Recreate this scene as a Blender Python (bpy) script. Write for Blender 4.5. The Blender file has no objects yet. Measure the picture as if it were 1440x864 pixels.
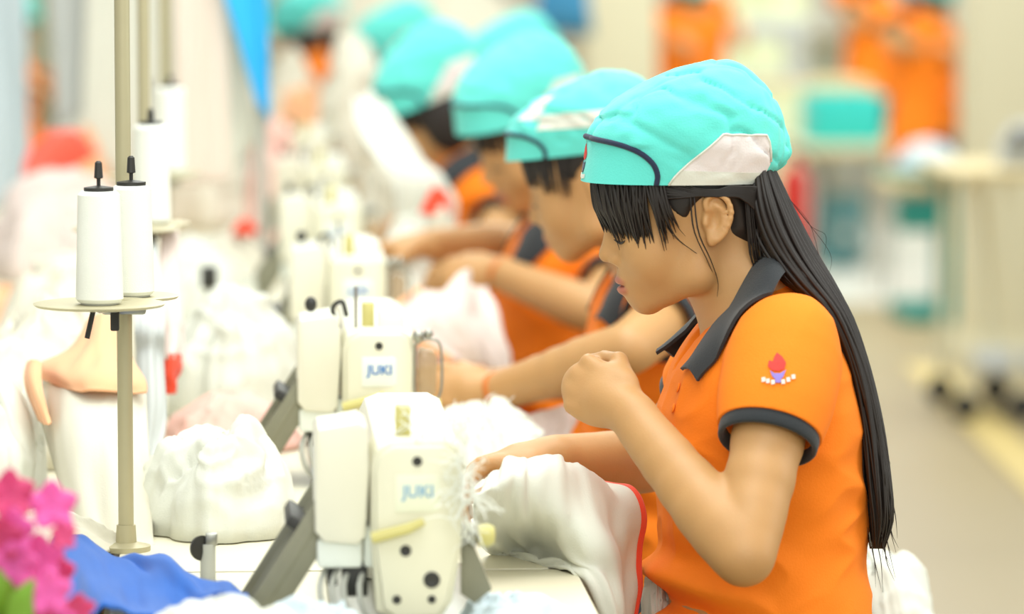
import bpy, bmesh, math, random
import numpy as np
from mathutils import Vector, Matrix

# ---------------------------------------------------------------- camera, world, lights, exposure
S = bpy.context.scene
C = bpy.context.collection
FPX = 6240.0                       # focal length in pixels for a 1440x864 frame
CAM_LOC = Vector((0.0, 0.0, 1.6))
YAW = math.atan(396 / FPX)         # camera turned a little right of the sewing line
PITCH = math.atan(582 / math.hypot(FPX, 396))
CAM_R = Matrix.Rotation(-YAW, 3, 'Z') @ Matrix.Rotation(math.pi / 2 - PITCH, 3, 'X')
cd = bpy.data.cameras.new('camera')
cam = bpy.data.objects.new('camera', cd)
C.objects.link(cam)
cam.location = CAM_LOC
cam.rotation_euler = CAM_R.to_euler()
cd.sensor_width = 36.0
cd.lens = FPX / 1440 * 36.0
cd.dof.use_dof = True
cd.dof.focus_distance = 5.06
cd.dof.aperture_fstop = 3.1
cd.clip_end = 200
S.camera = cam

w = bpy.data.worlds.new('world')
S.world = w
w.use_nodes = True
w.node_tree.nodes['Background'].inputs[0].default_value = (0.975, 1.0, 0.945, 1)
w.node_tree.nodes['Background'].inputs[1].default_value = 0.80


def area(name, loc, sx, sy, power, aim=None, col=(0.975, 1.0, 0.945)):
    l = bpy.data.lights.new(name, 'AREA')
    l.shape = 'RECTANGLE'
    l.size, l.size_y, l.energy, l.color = sx, sy, power, col
    o = bpy.data.objects.new(name, l)
    C.objects.link(o)
    o.location = loc
    if aim is not None:
        o.rotation_euler = (Vector(aim) - Vector(loc)).to_track_quat('-Z', 'Y').to_euler()
    return o


area('ceiling_and_fill_lamp', (0.2, 6.5, 3.6), 1.6, 9.0, 205)
area('ceiling_and_fill_lamp', (2.6, 5.0, 3.6), 1.2, 8.0, 150, aim=(0.7, 5.2, 0.9))
area('ceiling_and_fill_lamp', (0.6, -1.2, 3.4), 5.0, 2.4, 150, aim=(0.4, 5.0, 0.9))  # frontal fill added behind the camera to brighten upright faces
area('ceiling_and_fill_lamp', (2.2, 17.0, 3.8), 4.0, 9.0, 480)
S.view_settings.view_transform = 'Standard'
S.view_settings.look = 'None'
S.view_settings.gamma = 1.0
S.view_settings.use_curve_mapping = False
S.view_settings.exposure = -0.18
S.cycles.use_denoising = True


def at(px, py, Y):
    """World point on the depth plane Y that the photograph shows at pixel (px, py)."""
    d = CAM_R @ Vector(((px - 720) / FPX, -(py - 432) / FPX, -1.0))
    return CAM_LOC + d * (Y / d.y)


# ---------------------------------------------------------------- small maths
def lin(h):
    h = h.lstrip('#')
    v = [int(h[i:i + 2], 16) / 255 for i in (0, 2, 4)]
    return tuple((c / 12.92 if c <= 0.04045 else ((c + 0.055) / 1.055) ** 2.4) for c in v) + (1.0,)


def _hash(ix, iy, iz, seed):
    n = (ix * 374761393 + iy * 668265263 + iz * 2147483647 + seed * 144665) & 0xffffffff
    n = ((n ^ (n >> 13)) * 1274126177) & 0xffffffff
    n = ((n ^ (n >> 16)) * 2246822519) & 0xffffffff
    return ((n ^ (n >> 15)) & 0xffff) / 32767.5 - 1.0


def noise(P, seed=0):
    """Smooth value noise in -1..1, vectorised over an (n,3) array."""
    P = np.asarray(P, dtype=np.float64)
    i = np.floor(P).astype(np.int64)
    f = P - i
    u = f * f * f * (f * (f * 6 - 15) + 10)
    r = 0
    for dx in (0, 1):
        for dy in (0, 1):
            for dz in (0, 1):
                wgt = (u[:, 0] if dx else 1 - u[:, 0]) * (u[:, 1] if dy else 1 - u[:, 1]) * (u[:, 2] if dz else 1 - u[:, 2])
                r = r + wgt * _hash(i[:, 0] + dx, i[:, 1] + dy, i[:, 2] + dz, seed)
    return r


def catmull(pts, n):
    """Smooth curve through pts, n samples."""
    P = np.array([tuple(p) for p in pts], dtype=float)
    if len(P) == 2:
        t = np.linspace(0, 1, n)[:, None]
        return P[0] * (1 - t) + P[1] * t
    Q = np.vstack([2 * P[0] - P[1], P, 2 * P[-1] - P[-2]])
    out = []
    for s in np.linspace(0, len(P) - 1 - 1e-9, n):
        k = int(s)
        t = s - k
        a, b, c, d = Q[k], Q[k + 1], Q[k + 2], Q[k + 3]
        out.append(0.5 * ((2 * b) + (-a + c) * t + (2 * a - 5 * b + 4 * c - d) * t * t + (-a + 3 * b - 3 * c + d) * t ** 3))
    return np.array(out)


# ---------------------------------------------------------------- materials
MATS = {}


def mat(name, hexcol, rough=0.6, var=0.06, scale=40.0, bump=0.0, bscale=None, metal=0.0, sss=0.0, trans=0.0, sheen=0.0, alpha=1.0, coat=0.0):
    if name in MATS:
        return MATS[name]
    m = bpy.data.materials.new(name)
    m.use_nodes = True
    nt = m.node_tree
    b = nt.nodes['Principled BSDF']
    tc = nt.nodes.new('ShaderNodeTexCoord')
    nz = nt.nodes.new('ShaderNodeTexNoise')
    nz.inputs['Scale'].default_value = scale
    nz.inputs['Detail'].default_value = 4
    nt.links.new(tc.outputs['Object'], nz.inputs['Vector'])
    mx = nt.nodes.new('ShaderNodeMix')
    mx.data_type = 'RGBA'
    c = lin(hexcol)
    mx.inputs[6].default_value = tuple(max(0, x * (1 - var)) for x in c[:3]) + (1,)
    mx.inputs[7].default_value = tuple(min(1, x * (1 + var)) for x in c[:3]) + (1,)
    nt.links.new(nz.outputs['Fac'], mx.inputs[0])
    nt.links.new(mx.outputs[2], b.inputs['Base Color'])
    b.inputs['Roughness'].default_value = rough
    b.inputs['Metallic'].default_value = metal
    if sss:
        b.inputs['Subsurface Weight'].default_value = sss
        b.inputs['Subsurface Radius'].default_value = (1.0, 0.35, 0.15)
        b.inputs['Subsurface Scale'].default_value = 0.008
    if trans:
        b.inputs['Transmission Weight'].default_value = trans
    if sheen:
        b.inputs['Sheen Weight'].default_value = sheen
    if coat:
        b.inputs['Coat Weight'].default_value = coat
    b.inputs['Alpha'].default_value = alpha
    if bump:
        n2 = nt.nodes.new('ShaderNodeTexNoise')
        n2.inputs['Scale'].default_value = bscale or scale * 3
        n2.inputs['Detail'].default_value = 3
        nt.links.new(tc.outputs['Object'], n2.inputs['Vector'])
        bp = nt.nodes.new('ShaderNodeBump')
        bp.inputs['Strength'].default_value = bump
        bp.inputs['Distance'].default_value = 0.002
        nt.links.new(n2.outputs['Fac'], bp.inputs['Height'])
        nt.links.new(bp.outputs['Normal'], b.inputs['Normal'])
    MATS[name] = m
    return m


def cloth_mat(name, hexcol, var=0.04, sheen=0.15, trl=0.0):
    m = mat(name, hexcol, rough=0.85, var=var, scale=14, bump=0.25, bscale=500, sheen=sheen)
    if trl:
        nt = m.node_tree
        b = nt.nodes['Principled BSDF']
        tr = nt.nodes.new('ShaderNodeBsdfTranslucent')
        tr.inputs['Color'].default_value = lin(hexcol)
        ms = nt.nodes.new('ShaderNodeMixShader')
        ms.inputs[0].default_value = trl
        out = nt.nodes['Material Output']
        nt.links.new(b.outputs[0], ms.inputs[1])
        nt.links.new(tr.outputs[0], ms.inputs[2])
        nt.links.new(ms.outputs[0], out.inputs['Surface'])
    return m


def skin_mat(name, hexcol, lip):
    m = mat(name, hexcol, rough=0.5, var=0.07, scale=22, bump=0.12, bscale=420, sss=0.12)
    nt = m.node_tree
    b = nt.nodes['Principled BSDF']
    src = b.inputs['Base Color'].links[0].from_socket
    at_ = nt.nodes.new('ShaderNodeAttribute')
    at_.attribute_name = 'lip'
    mx = nt.nodes.new('ShaderNodeMix')
    mx.data_type = 'RGBA'
    nt.links.new(at_.outputs['Fac'], mx.inputs[0])
    nt.links.new(src, mx.inputs[6])
    mx.inputs[7].default_value = lin(lip)
    nt.links.new(mx.outputs[2], b.inputs['Base Color'])
    return m


SKIN = skin_mat('skin', '#bf915d', '#b56d58')
HAIR = mat('black_hair', '#1e1612', rough=0.5, var=0.35, scale=60)
TEAL = cloth_mat('teal_cap_cloth', '#62dbd0', var=0.05)
TEAL_D = cloth_mat('teal_plastic', '#35c9c0')
NAVY = cloth_mat('navy_piping', '#1c2642')
MESHW = cloth_mat('white_net', '#e6dedd')
ORANGE = cloth_mat('orange_polo_cloth', '#fb8209', var=0.05, sheen=0.0)
CHAR = cloth_mat('charcoal_rib', '#24282c')
TROU = cloth_mat('dark_trouser_cloth', '#26272c')
WHITE = cloth_mat('white_cloth', '#e3e4d8', trl=0.12)
WARMW = cloth_mat('warm_white_cloth', '#e4dfcd', trl=0.12)
PINKW = cloth_mat('pinkish_white_cloth', '#ead9d1', trl=0.15)
PINK = cloth_mat('pink_cloth', '#f6c6b8', trl=0.1)
PEACH = cloth_mat('peach_cloth', '#f4b98a', trl=0.1)
RED = cloth_mat('red_cloth', '#e8492b')
BLUE = cloth_mat('blue_cloth', '#0857ad', var=0.08)
SKYB = cloth_mat('sky_blue_cloth', '#30b6ee')
GREYC = cloth_mat('grey_cloth', '#b9bdbb')
DGREY = cloth_mat('dark_grey_cloth', '#5c5e5b')
PALEB = cloth_mat('pale_blue_cloth', '#ccdbe2', trl=0.1)
BEIGEC = cloth_mat('beige_pink_cloth', '#efe0d3', trl=0.1)
CREAM = mat('cream_enamel', '#e2dfcc', rough=0.38, var=0.03, scale=9)
CREAM_D = mat('cream_enamel_aged', '#dfdcc4', rough=0.42, var=0.05, scale=9)
OLIVE = mat('olive_brass', '#c9c078', rough=0.4, var=0.06)
STEEL = mat('brushed_steel', '#a5a59c', rough=0.35, metal=0.8, var=0.08, scale=30)
POLEM = mat('grey_beige_pole', '#b5ad8c', rough=0.45, metal=0.25, var=0.05)
DARK = mat('dark_metal', '#2a2925', rough=0.5, var=0.15)
KHAKI = mat('khaki_grey_metal', '#85836f', rough=0.5, metal=0.2, var=0.12)
TOPM = mat('cream_laminate', '#dfd9c0', rough=0.45, var=0.03, scale=6)
EDGEM = mat('brown_edge', '#8f6f3f', rough=0.5, var=0.12)
LEGM = mat('grey_painted_steel', '#b8b9b0', rough=0.45, var=0.05)
FLOORM = mat('beige_floor', '#a08f6c', rough=0.35, var=0.12, scale=1.2)
AISLEM = mat('pale_aisle_tile', '#dcdcd2', rough=0.3, var=0.03, scale=2)
YELM = mat('yellow_line_paint', '#cdb672', rough=0.5, var=0.08)
WALLM = mat('cream_wall_paint', '#dedfc2', rough=0.8, var=0.03, scale=2)
PILM = mat('cream_pillar_paint', '#e6e2c6', rough=0.7, var=0.03, scale=2)
THREADM = mat('white_thread', '#f0f2ea', rough=0.8, var=0.03, bump=0.3, bscale=900)
LABELM = mat('label_white', '#e9eee6', rough=0.4, var=0.02)
LABELF = mat('label_faded', '#e4e6cf', rough=0.45, var=0.03)
LOGOF = mat('logo_faded', '#86aec8', rough=0.45, var=0.05)
LOGOB = mat('logo_blue', '#2f74b8', rough=0.4, var=0.03)
AMBER = mat('amber_guard', '#c2aa86', rough=0.15, var=0.08, alpha=0.55)
PETAL = mat('pink_petal', '#e85cab', rough=0.6, var=0.18, scale=30, sss=0.1)
PETAL2 = mat('deep_pink_petal', '#c9386f', rough=0.6, var=0.18, scale=30, sss=0.1)
LEAFM = mat('green_leaf', '#6f9a24', rough=0.5, var=0.2, scale=20)
WOODM = mat('pale_wood', '#d6c596', rough=0.55, var=0.08, scale=8)
BROWNM = mat('vase_ceramic', '#b9a58c', rough=0.3, var=0.06)
LOGOR = mat('logo_red', '#d92a1e', rough=0.6, var=0.05)
LOGOV = mat('logo_violet', '#8d78c8', rough=0.6, var=0.05)

# ---------------------------------------------------------------- object helpers
ORG = {}


def thing(name, label, cat, loc, group=None, rz=0.0):
    o = bpy.data.objects.new(name, None)
    C.objects.link(o)
    o.empty_display_size = 0.1
    o.location = loc
    o.rotation_euler = (0, 0, rz)
    o['label'] = label
    o['category'] = cat
    if group:
        o['group'] = group
    ORG[o.name] = Vector(loc)
    return o


def link(name, me, m, parent=None, sharp=35, label=None):
    """Links a mesh whose coordinates are world coordinates under its thing."""
    o = bpy.data.objects.new(name, me)
    C.objects.link(o)
    if m is not None:
        me.materials.append(m)
    if parent is not None:
        org = ORG[parent.name]
        me.transform(Matrix.Translation(-org))
        o.parent = parent
        ORG[o.name] = org
    me.polygons.foreach_set('use_smooth', [True] * len(me.polygons))
    if sharp:
        me.set_sharp_from_angle(angle=math.radians(sharp))
    me.update()
    if label:
        o['label'] = label
    return o


def solo(o, label, cat, group=None, kind=None):
    """Tags a thing that is a single mesh and moves its origin to its base."""
    me = o.data
    co = np.empty(len(me.vertices) * 3, dtype=np.float32)
    me.vertices.foreach_get('co', co)
    co = co.reshape(-1, 3)
    b = Vector(((co[:, 0].min() + co[:, 0].max()) / 2, (co[:, 1].min() + co[:, 1].max()) / 2, co[:, 2].min()))
    me.transform(Matrix.Translation(-b))
    o.location = b
    if label:
        o['label'] = label
        o['category'] = cat
    if group:
        o['group'] = group
    if kind:
        o['kind'] = kind
    ORG[o.name] = b
    return o


def copy_tree(o, parent=None):
    c = o.copy()
    C.objects.link(c)
    c.parent = parent
    for ch in list(o.children):
        copy_tree(ch, c)
    return c


def mesh_np(name, V, F):
    """Mesh from numpy verts and an (m,4) or (m,3) face array."""
    me = bpy.data.meshes.new(name)
    V = np.ascontiguousarray(V, dtype=np.float32)
    F = np.ascontiguousarray(F, dtype=np.int32)
    k = F.shape[1]
    me.vertices.add(len(V))
    me.vertices.foreach_set('co', V.ravel())
    me.loops.add(F.size)
    me.loops.foreach_set('vertex_index', F.ravel())
    me.polygons.add(len(F))
    me.polygons.foreach_set('loop_start', np.arange(0, F.size, k, dtype=np.int32))
    me.update(calc_edges=True)
    return me


def grid_mesh(name, P, close_u=False, close_v=False, thick=0.0):
    """Surface through an (nu,nv,3) array of points; thick makes it a two-sided shell."""
    nu, nv = P.shape[:2]
    V = P.reshape(-1, 3)
    iu = np.arange(nu if close_u else nu - 1)
    iv = np.arange(nv if close_v else nv - 1)
    U, W = np.meshgrid(iu, iv, indexing='ij')
    U2, W2 = (U + 1) % nu, (W + 1) % nv
    F = np.stack([U * nv + W, U2 * nv + W, U2 * nv + W2, U * nv + W2], -1).reshape(-1, 4)
    if thick:
        N = np.zeros_like(V)
        a, b, c, d = (V[F[:, k]] for k in range(4))
        n = np.cross(c - a, d - b)
        for k in range(4):
            np.add.at(N, F[:, k], n)
        N /= np.linalg.norm(N, axis=1, keepdims=True) + 1e-12
        m = len(V)
        V = np.vstack([V + N * thick / 2, V - N * thick / 2])
        side = []
        if not close_v:
            for row in (0, nv - 1):
                for u in iu:
                    p, q = u * nv + row, ((u + 1) % nu) * nv + row
                    side.append((p, q, q + m, p + m) if row else (q, p, p + m, q + m))
        if not close_u:
            for col in (0, nu - 1):
                for v in iv:
                    p, q = col * nv + v, col * nv + (v + 1) % nv
                    side.append((q, p, p + m, q + m) if col else (p, q, q + m, p + m))
        F = np.vstack([F, F[:, ::-1] + m] + ([np.array(side)] if side else []))
    return mesh_np(name, V, F)


class MB:
    """Collects shapes in one bmesh."""

    def __init__(self):
        self.bm = bmesh.new()

    def _merge(self, b, M=None):
        if M is not None:
            bmesh.ops.transform(b, matrix=M, verts=b.verts)
        me = bpy.data.meshes.new('t')
        b.to_mesh(me)
        b.free()
        self.bm.from_mesh(me)
        bpy.data.meshes.remove(me)

    def box(self, c, s, rot=None, bevel=0.0, seg=2):
        b = bmesh.new()
        bmesh.ops.create_cube(b, size=1.0)
        bmesh.ops.scale(b, vec=s, verts=b.verts)
        if bevel:
            bmesh.ops.bevel(b, geom=b.edges[:], offset=bevel, segments=seg, profile=0.5, affect='EDGES')
        M = Matrix.Translation(c)
        if rot is not None:
            M = M @ rot.to_4x4()
        self._merge(b, M)
        return self

    def prism(self, outline, y0, y1, M=None, bevel=0.0, seg=2, smooth=0):
        """Outline in (x,z) extruded along y."""
        if smooth:
            outline = [(p[0], p[1]) for p in catmull([(x, z, 0) for x, z in list(outline) + [outline[0]]], smooth)[:-1]]
        b = bmesh.new()
        v0 = [b.verts.new((x, y0, z)) for x, z in outline]
        v1 = [b.verts.new((x, y1, z)) for x, z in outline]
        n = len(outline)
        f0 = b.faces.new(v0)
        f1 = b.faces.new(v1[::-1])
        for i in range(n):
            b.faces.new((v0[(i + 1) % n], v0[i], v1[i], v1[(i + 1) % n]))
        bmesh.ops.recalc_face_normals(b, faces=b.faces)
        if bevel:
            eg = list({e for f in (f0, f1) for e in f.edges})
            bmesh.ops.bevel(b, geom=eg, offset=bevel, segments=seg, profile=0.5, affect='EDGES')
        self._merge(b, M)
        return self

    def tube(self, pts, r, n=10, smooth=0, caps=True, flat=None):
        P = catmull(pts, smooth) if smooth else np.array([tuple(p) for p in pts], dtype=float)
        m = len(P)
        R = np.interp(np.linspace(0, 1, m), np.linspace(0, 1, len(r)), r) if hasattr(r, '__len__') else np.full(m, r)
        T = np.gradient(P, axis=0)
        T /= np.linalg.norm(T, axis=1, keepdims=True) + 1e-12
        ref = np.array((0.0, 0, 1)) if abs(T[0][2]) < 0.9 else np.array((1.0, 0, 0))
        u = np.cross(T[0], ref)
        u /= np.linalg.norm(u)
        rings = []
        bm = self.bm
        for i in range(m):
            u = u - T[i] * np.dot(u, T[i])
            u /= np.linalg.norm(u) + 1e-12
            v = np.cross(T[i], u)
            ring = []
            for k in range(n):
                a = 2 * math.pi * k / n
                q = P[i] + R[i] * (math.cos(a) * u + (flat or 1.0) * math.sin(a) * v)
                ring.append(bm.verts.new(q))
            rings.append(ring)
        for i in range(m - 1):
            for k in range(n):
                k2 = (k + 1) % n
                bm.faces.new((rings[i][k], rings[i][k2], rings[i + 1][k2], rings[i + 1][k]))
        if caps:
            bm.faces.new(rings[0][::-1])
            bm.faces.new(rings[-1])
        return self

    def lathe(self, prof, c=(0, 0, 0), n=28, rot=None, sx=1.0):
        """Profile of (r,z) about z through c."""
        b = bmesh.new()
        rings = []
        for r, z in prof:
            rings.append([b.verts.new((sx * r * math.cos(2 * math.pi * k / n), r * math.sin(2 * math.pi * k / n), z)) for k in range(n)])
        for i in range(len(prof) - 1):
            for k in range(n):
                k2 = (k + 1) % n
                b.faces.new((rings[i][k], rings[i][k2], rings[i + 1][k2], rings[i + 1][k]))
        b.faces.new(rings[0][::-1])
        b.faces.new(rings[-1])
        M = Matrix.Translation(c)
        if rot is not None:
            M = M @ rot.to_4x4()
        self._merge(b, M)
        return self

    def ball(self, c, r, M=None, seg=20, rings=12):
        b = bmesh.new()
        bmesh.ops.create_uvsphere(b, u_segments=seg, v_segments=rings, radius=1.0)
        bmesh.ops.scale(b, vec=r if hasattr(r, '__len__') else (r, r, r), verts=b.verts)
        T = Matrix.Translation(c)
        if M is not None:
            T = T @ M.to_4x4()
        self._merge(b, T)
        return self

    def mesh(self, name):
        bmesh.ops.recalc_face_normals(self.bm, faces=self.bm.faces)
        me = bpy.data.meshes.new(name)
        self.bm.to_mesh(me)
        self.bm.free()
        return me

    def build(self, name, m, parent=None, sharp=35, label=None):
        return link(name, self.mesh(name), m, parent, sharp, label)


RX90 = Matrix.Rotation(math.pi / 2, 3, 'X')     # lathe axis z -> -y
RY90 = Matrix.Rotation(math.pi / 2, 3, 'Y')


def structure(o, name=None):
    o['kind'] = 'structure'
    return o


# ---------------------------------------------------------------- signed-distance bodies
class Field:
    def __init__(self, lo, hi, vox):
        self.lo = np.array(lo, dtype=np.float32)
        self.vox = vox
        self.n = np.ceil((np.array(hi) - self.lo) / vox).astype(int) + 1
        self.f = np.full(self.n, 0.5, dtype=np.float32)

    def _sl(self, lo, hi, pad):
        a = np.clip(np.floor((np.array(lo) - pad - self.lo) / self.vox).astype(int), 0, self.n - 1)
        b = np.clip(np.ceil((np.array(hi) + pad - self.lo) / self.vox).astype(int) + 1, 1, self.n)
        if np.any(b - a < 1):
            return None, None
        ax = [self.lo[i] + np.arange(a[i], b[i], dtype=np.float32) * self.vox for i in range(3)]
        X, Y, Z = np.meshgrid(*ax, indexing='ij', sparse=True)
        return tuple(slice(a[i], b[i]) for i in range(3)), (X, Y, Z)

    def _put(self, sl, d, k, op):
        g = self.f[sl]
        if op == 'sub':
            g, d = -g, d
        if k > 0:
            h = np.maximum(k - np.abs(g - d), 0) / k
            r = np.minimum(g, d) - h * h * k * 0.25
        else:
            r = np.minimum(g, d)
        self.f[sl] = -r if op == 'sub' else r

    def cone(self, a, b, ra, rb, k=0.012, op='add'):
        a, b = np.array(tuple(a)), np.array(tuple(b))
        R = max(ra, rb)
        sl, G = self._sl(np.minimum(a, b) - R, np.maximum(a, b) + R, k + 3 * self.vox)
        if sl is None:
            return
        ba = b - a
        L = float(ba @ ba) + 1e-12
        X, Y, Z = (G[i] - a[i] for i in range(3))
        t = np.clip((X * ba[0] + Y * ba[1] + Z * ba[2]) / L, 0, 1)
        d = np.sqrt((X - t * ba[0]) ** 2 + (Y - t * ba[1]) ** 2 + (Z - t * ba[2]) ** 2) - (ra + t * (rb - ra))
        self._put(sl, d.astype(np.float32), k, op)

    def chain(self, pts, rs, k=0.012, n=10):
        P = catmull(pts, n)
        R = np.interp(np.linspace(0, 1, n), np.linspace(0, 1, len(rs)), rs)
        for i in range(n - 1):
            self.cone(P[i], P[i + 1], R[i], R[i + 1], k)

    def ell(self, c, r, M=None, k=0.012, op='add'):
        c = np.array(tuple(c))
        r = np.array(r, dtype=float)
        A = np.array(M) if M is not None else np.eye(3)
        ext = np.abs(A) @ r
        sl, G = self._sl(c - ext, c + ext, k + 3 * self.vox)
        if sl is None:
            return
        X, Y, Z = (G[i] - c[i] for i in range(3))
        q = [(A[0, j] * X + A[1, j] * Y + A[2, j] * Z) for j in range(3)]
        k0 = np.sqrt(sum((q[j] / r[j]) ** 2 for j in range(3)))
        k1 = np.sqrt(sum((q[j] / r[j] ** 2) ** 2 for j in range(3))) + 1e-9
        self._put(sl, (k0 * (k0 - 1) / k1).astype(np.float32), k, op)

    def loft(self, zs, cx, cy, rx, ry, k=0.03, p=2.4):
        """Stack of superelliptic sections over z."""
        zs = np.array(zs)
        lo = (min(np.array(cx) - rx), min(np.array(cy) - ry), zs[0])
        hi = (max(np.array(cx) + rx), max(np.array(cy) + ry), zs[-1])
        sl, (X, Y, Z) = self._sl(lo, hi, k + 3 * self.vox)
        z = Z.ravel()
        fz = np.linspace(zs[0], zs[-1], 200)
        ker = np.hanning(17)
        ker /= ker.sum()

        def sm(v):
            y = np.interp(fz, zs, v)
            y = np.convolve(np.pad(y, 8, mode='edge'), ker, mode='valid')
            return np.interp(z, fz, y).astype(np.float32)[None, None, :]
        c1, c2, r1, r2 = sm(cx), sm(cy), sm(rx), sm(ry)
        q = (np.abs((X - c1) / r1) ** p + np.abs((Y - c2) / r2) ** p) ** (1 / p)
        d = (q - 1) * np.minimum(r1, r2)
        dz = np.maximum(zs[0] - Z, Z - zs[-1])
        d = np.maximum(d, dz)
        self._put(sl, d.astype(np.float32), k, 'add')

    def nets(self):
        f = self.f
        f[0], f[-1], f[:, 0], f[:, -1], f[:, :, 0], f[:, :, -1] = (0.5,) * 6
        s = f < 0
        c = np.zeros(tuple(self.n - 1), dtype=np.int8)
        cor = [(i, j, k) for i in (0, 1) for j in (0, 1) for k in (0, 1)]
        nx, ny, nz = self.n - 1
        for i, j, k in cor:
            c += s[i:i + nx, j:j + ny, k:k + nz]
        mask = (c > 0) & (c < 8)
        ijk = np.argwhere(mask)
        idx = np.full(mask.shape, -1, dtype=np.int32)
        idx[mask] = np.arange(len(ijk))
        val = {q: f[ijk[:, 0] + q[0], ijk[:, 1] + q[1], ijk[:, 2] + q[2]] for q in cor}
        acc = np.zeros((len(ijk), 3))
        cnt = np.zeros(len(ijk))
        for a in cor:
            for ax in range(3):
                if a[ax] == 0:
                    b = tuple(1 if t == ax else a[t] for t in range(3))
                    fa, fb = val[a], val[b]
                    cr = (fa < 0) != (fb < 0)
                    t = np.where(cr, fa / (fa - fb + 1e-20), 0)
                    p = np.array(a, dtype=float)[None, :].repeat(len(ijk), 0)
                    p[:, ax] += t
                    acc += p * cr[:, None]
                    cnt += cr
        V = self.lo + (ijk + acc / cnt[:, None]) * self.vox
        Q = []
        for ax in range(3):
            o1, o2 = (ax + 1) % 3, (ax + 2) % 3
            s0 = [slice(None)] * 3
            s1 = [slice(None)] * 3
            s0[ax], s1[ax] = slice(0, -1), slice(1, None)
            e = np.argwhere(s[tuple(s0)] != s[tuple(s1)])
            e = e[(e[:, o1] > 0) & (e[:, o2] > 0) & (e[:, o1] < self.n[o1] - 1) & (e[:, o2] < self.n[o2] - 1)]
            ins = s[e[:, 0], e[:, 1], e[:, 2]]

            def cell(d1, d2):
                q = e.copy()
                q[:, o1] += d1
                q[:, o2] += d2
                return idx[q[:, 0], q[:, 1], q[:, 2]]
            quad = np.stack([cell(-1, -1), cell(0, -1), cell(0, 0), cell(-1, 0)], 1)
            quad[~ins] = quad[~ins][:, ::-1]
            Q.append(quad)
        return V, np.vstack(Q)


def relax(V, F, it=1, lam=0.5):
    E = np.vstack([F[:, [i, (i + 1) % 4]] for i in range(4)])
    for _ in range(it):
        A = np.zeros_like(V)
        n = np.zeros(len(V))
        for a, b in ((0, 1), (1, 0)):
            for ax in range(3):
                A[:, ax] += np.bincount(E[:, a], V[E[:, b], ax], len(V))
            n += np.bincount(E[:, a], minlength=len(V))
        V = V + lam * (A / np.maximum(n, 1)[:, None] - V)
    return V


def normals(V, F):
    n = np.cross(V[F[:, 2]] - V[F[:, 0]], V[F[:, 3]] - V[F[:, 1]])
    N = np.zeros_like(V)
    for k in range(4):
        for ax in range(3):
            N[:, ax] += np.bincount(F[:, k], n[:, ax], len(V))
    return N / (np.linalg.norm(N, axis=1, keepdims=True) + 1e-12)


# ---------------------------------------------------------------- people
def frame(yaw=0.0, pitch=0.0, roll=0.0):
    """Columns forward, left, up of a head that faces -X; yaw turns to its left, pitch nods down."""
    base = Matrix(((-1, 0, 0), (0, -1, 0), (0, 0, 1)))
    R = Matrix.Rotation(math.radians(yaw), 3, 'Z')
    Pm = Matrix.Rotation(math.radians(pitch), 3, 'Y')
    Rl = Matrix.Rotation(math.radians(roll), 3, 'X')
    return R @ base @ Pm @ Rl


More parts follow.
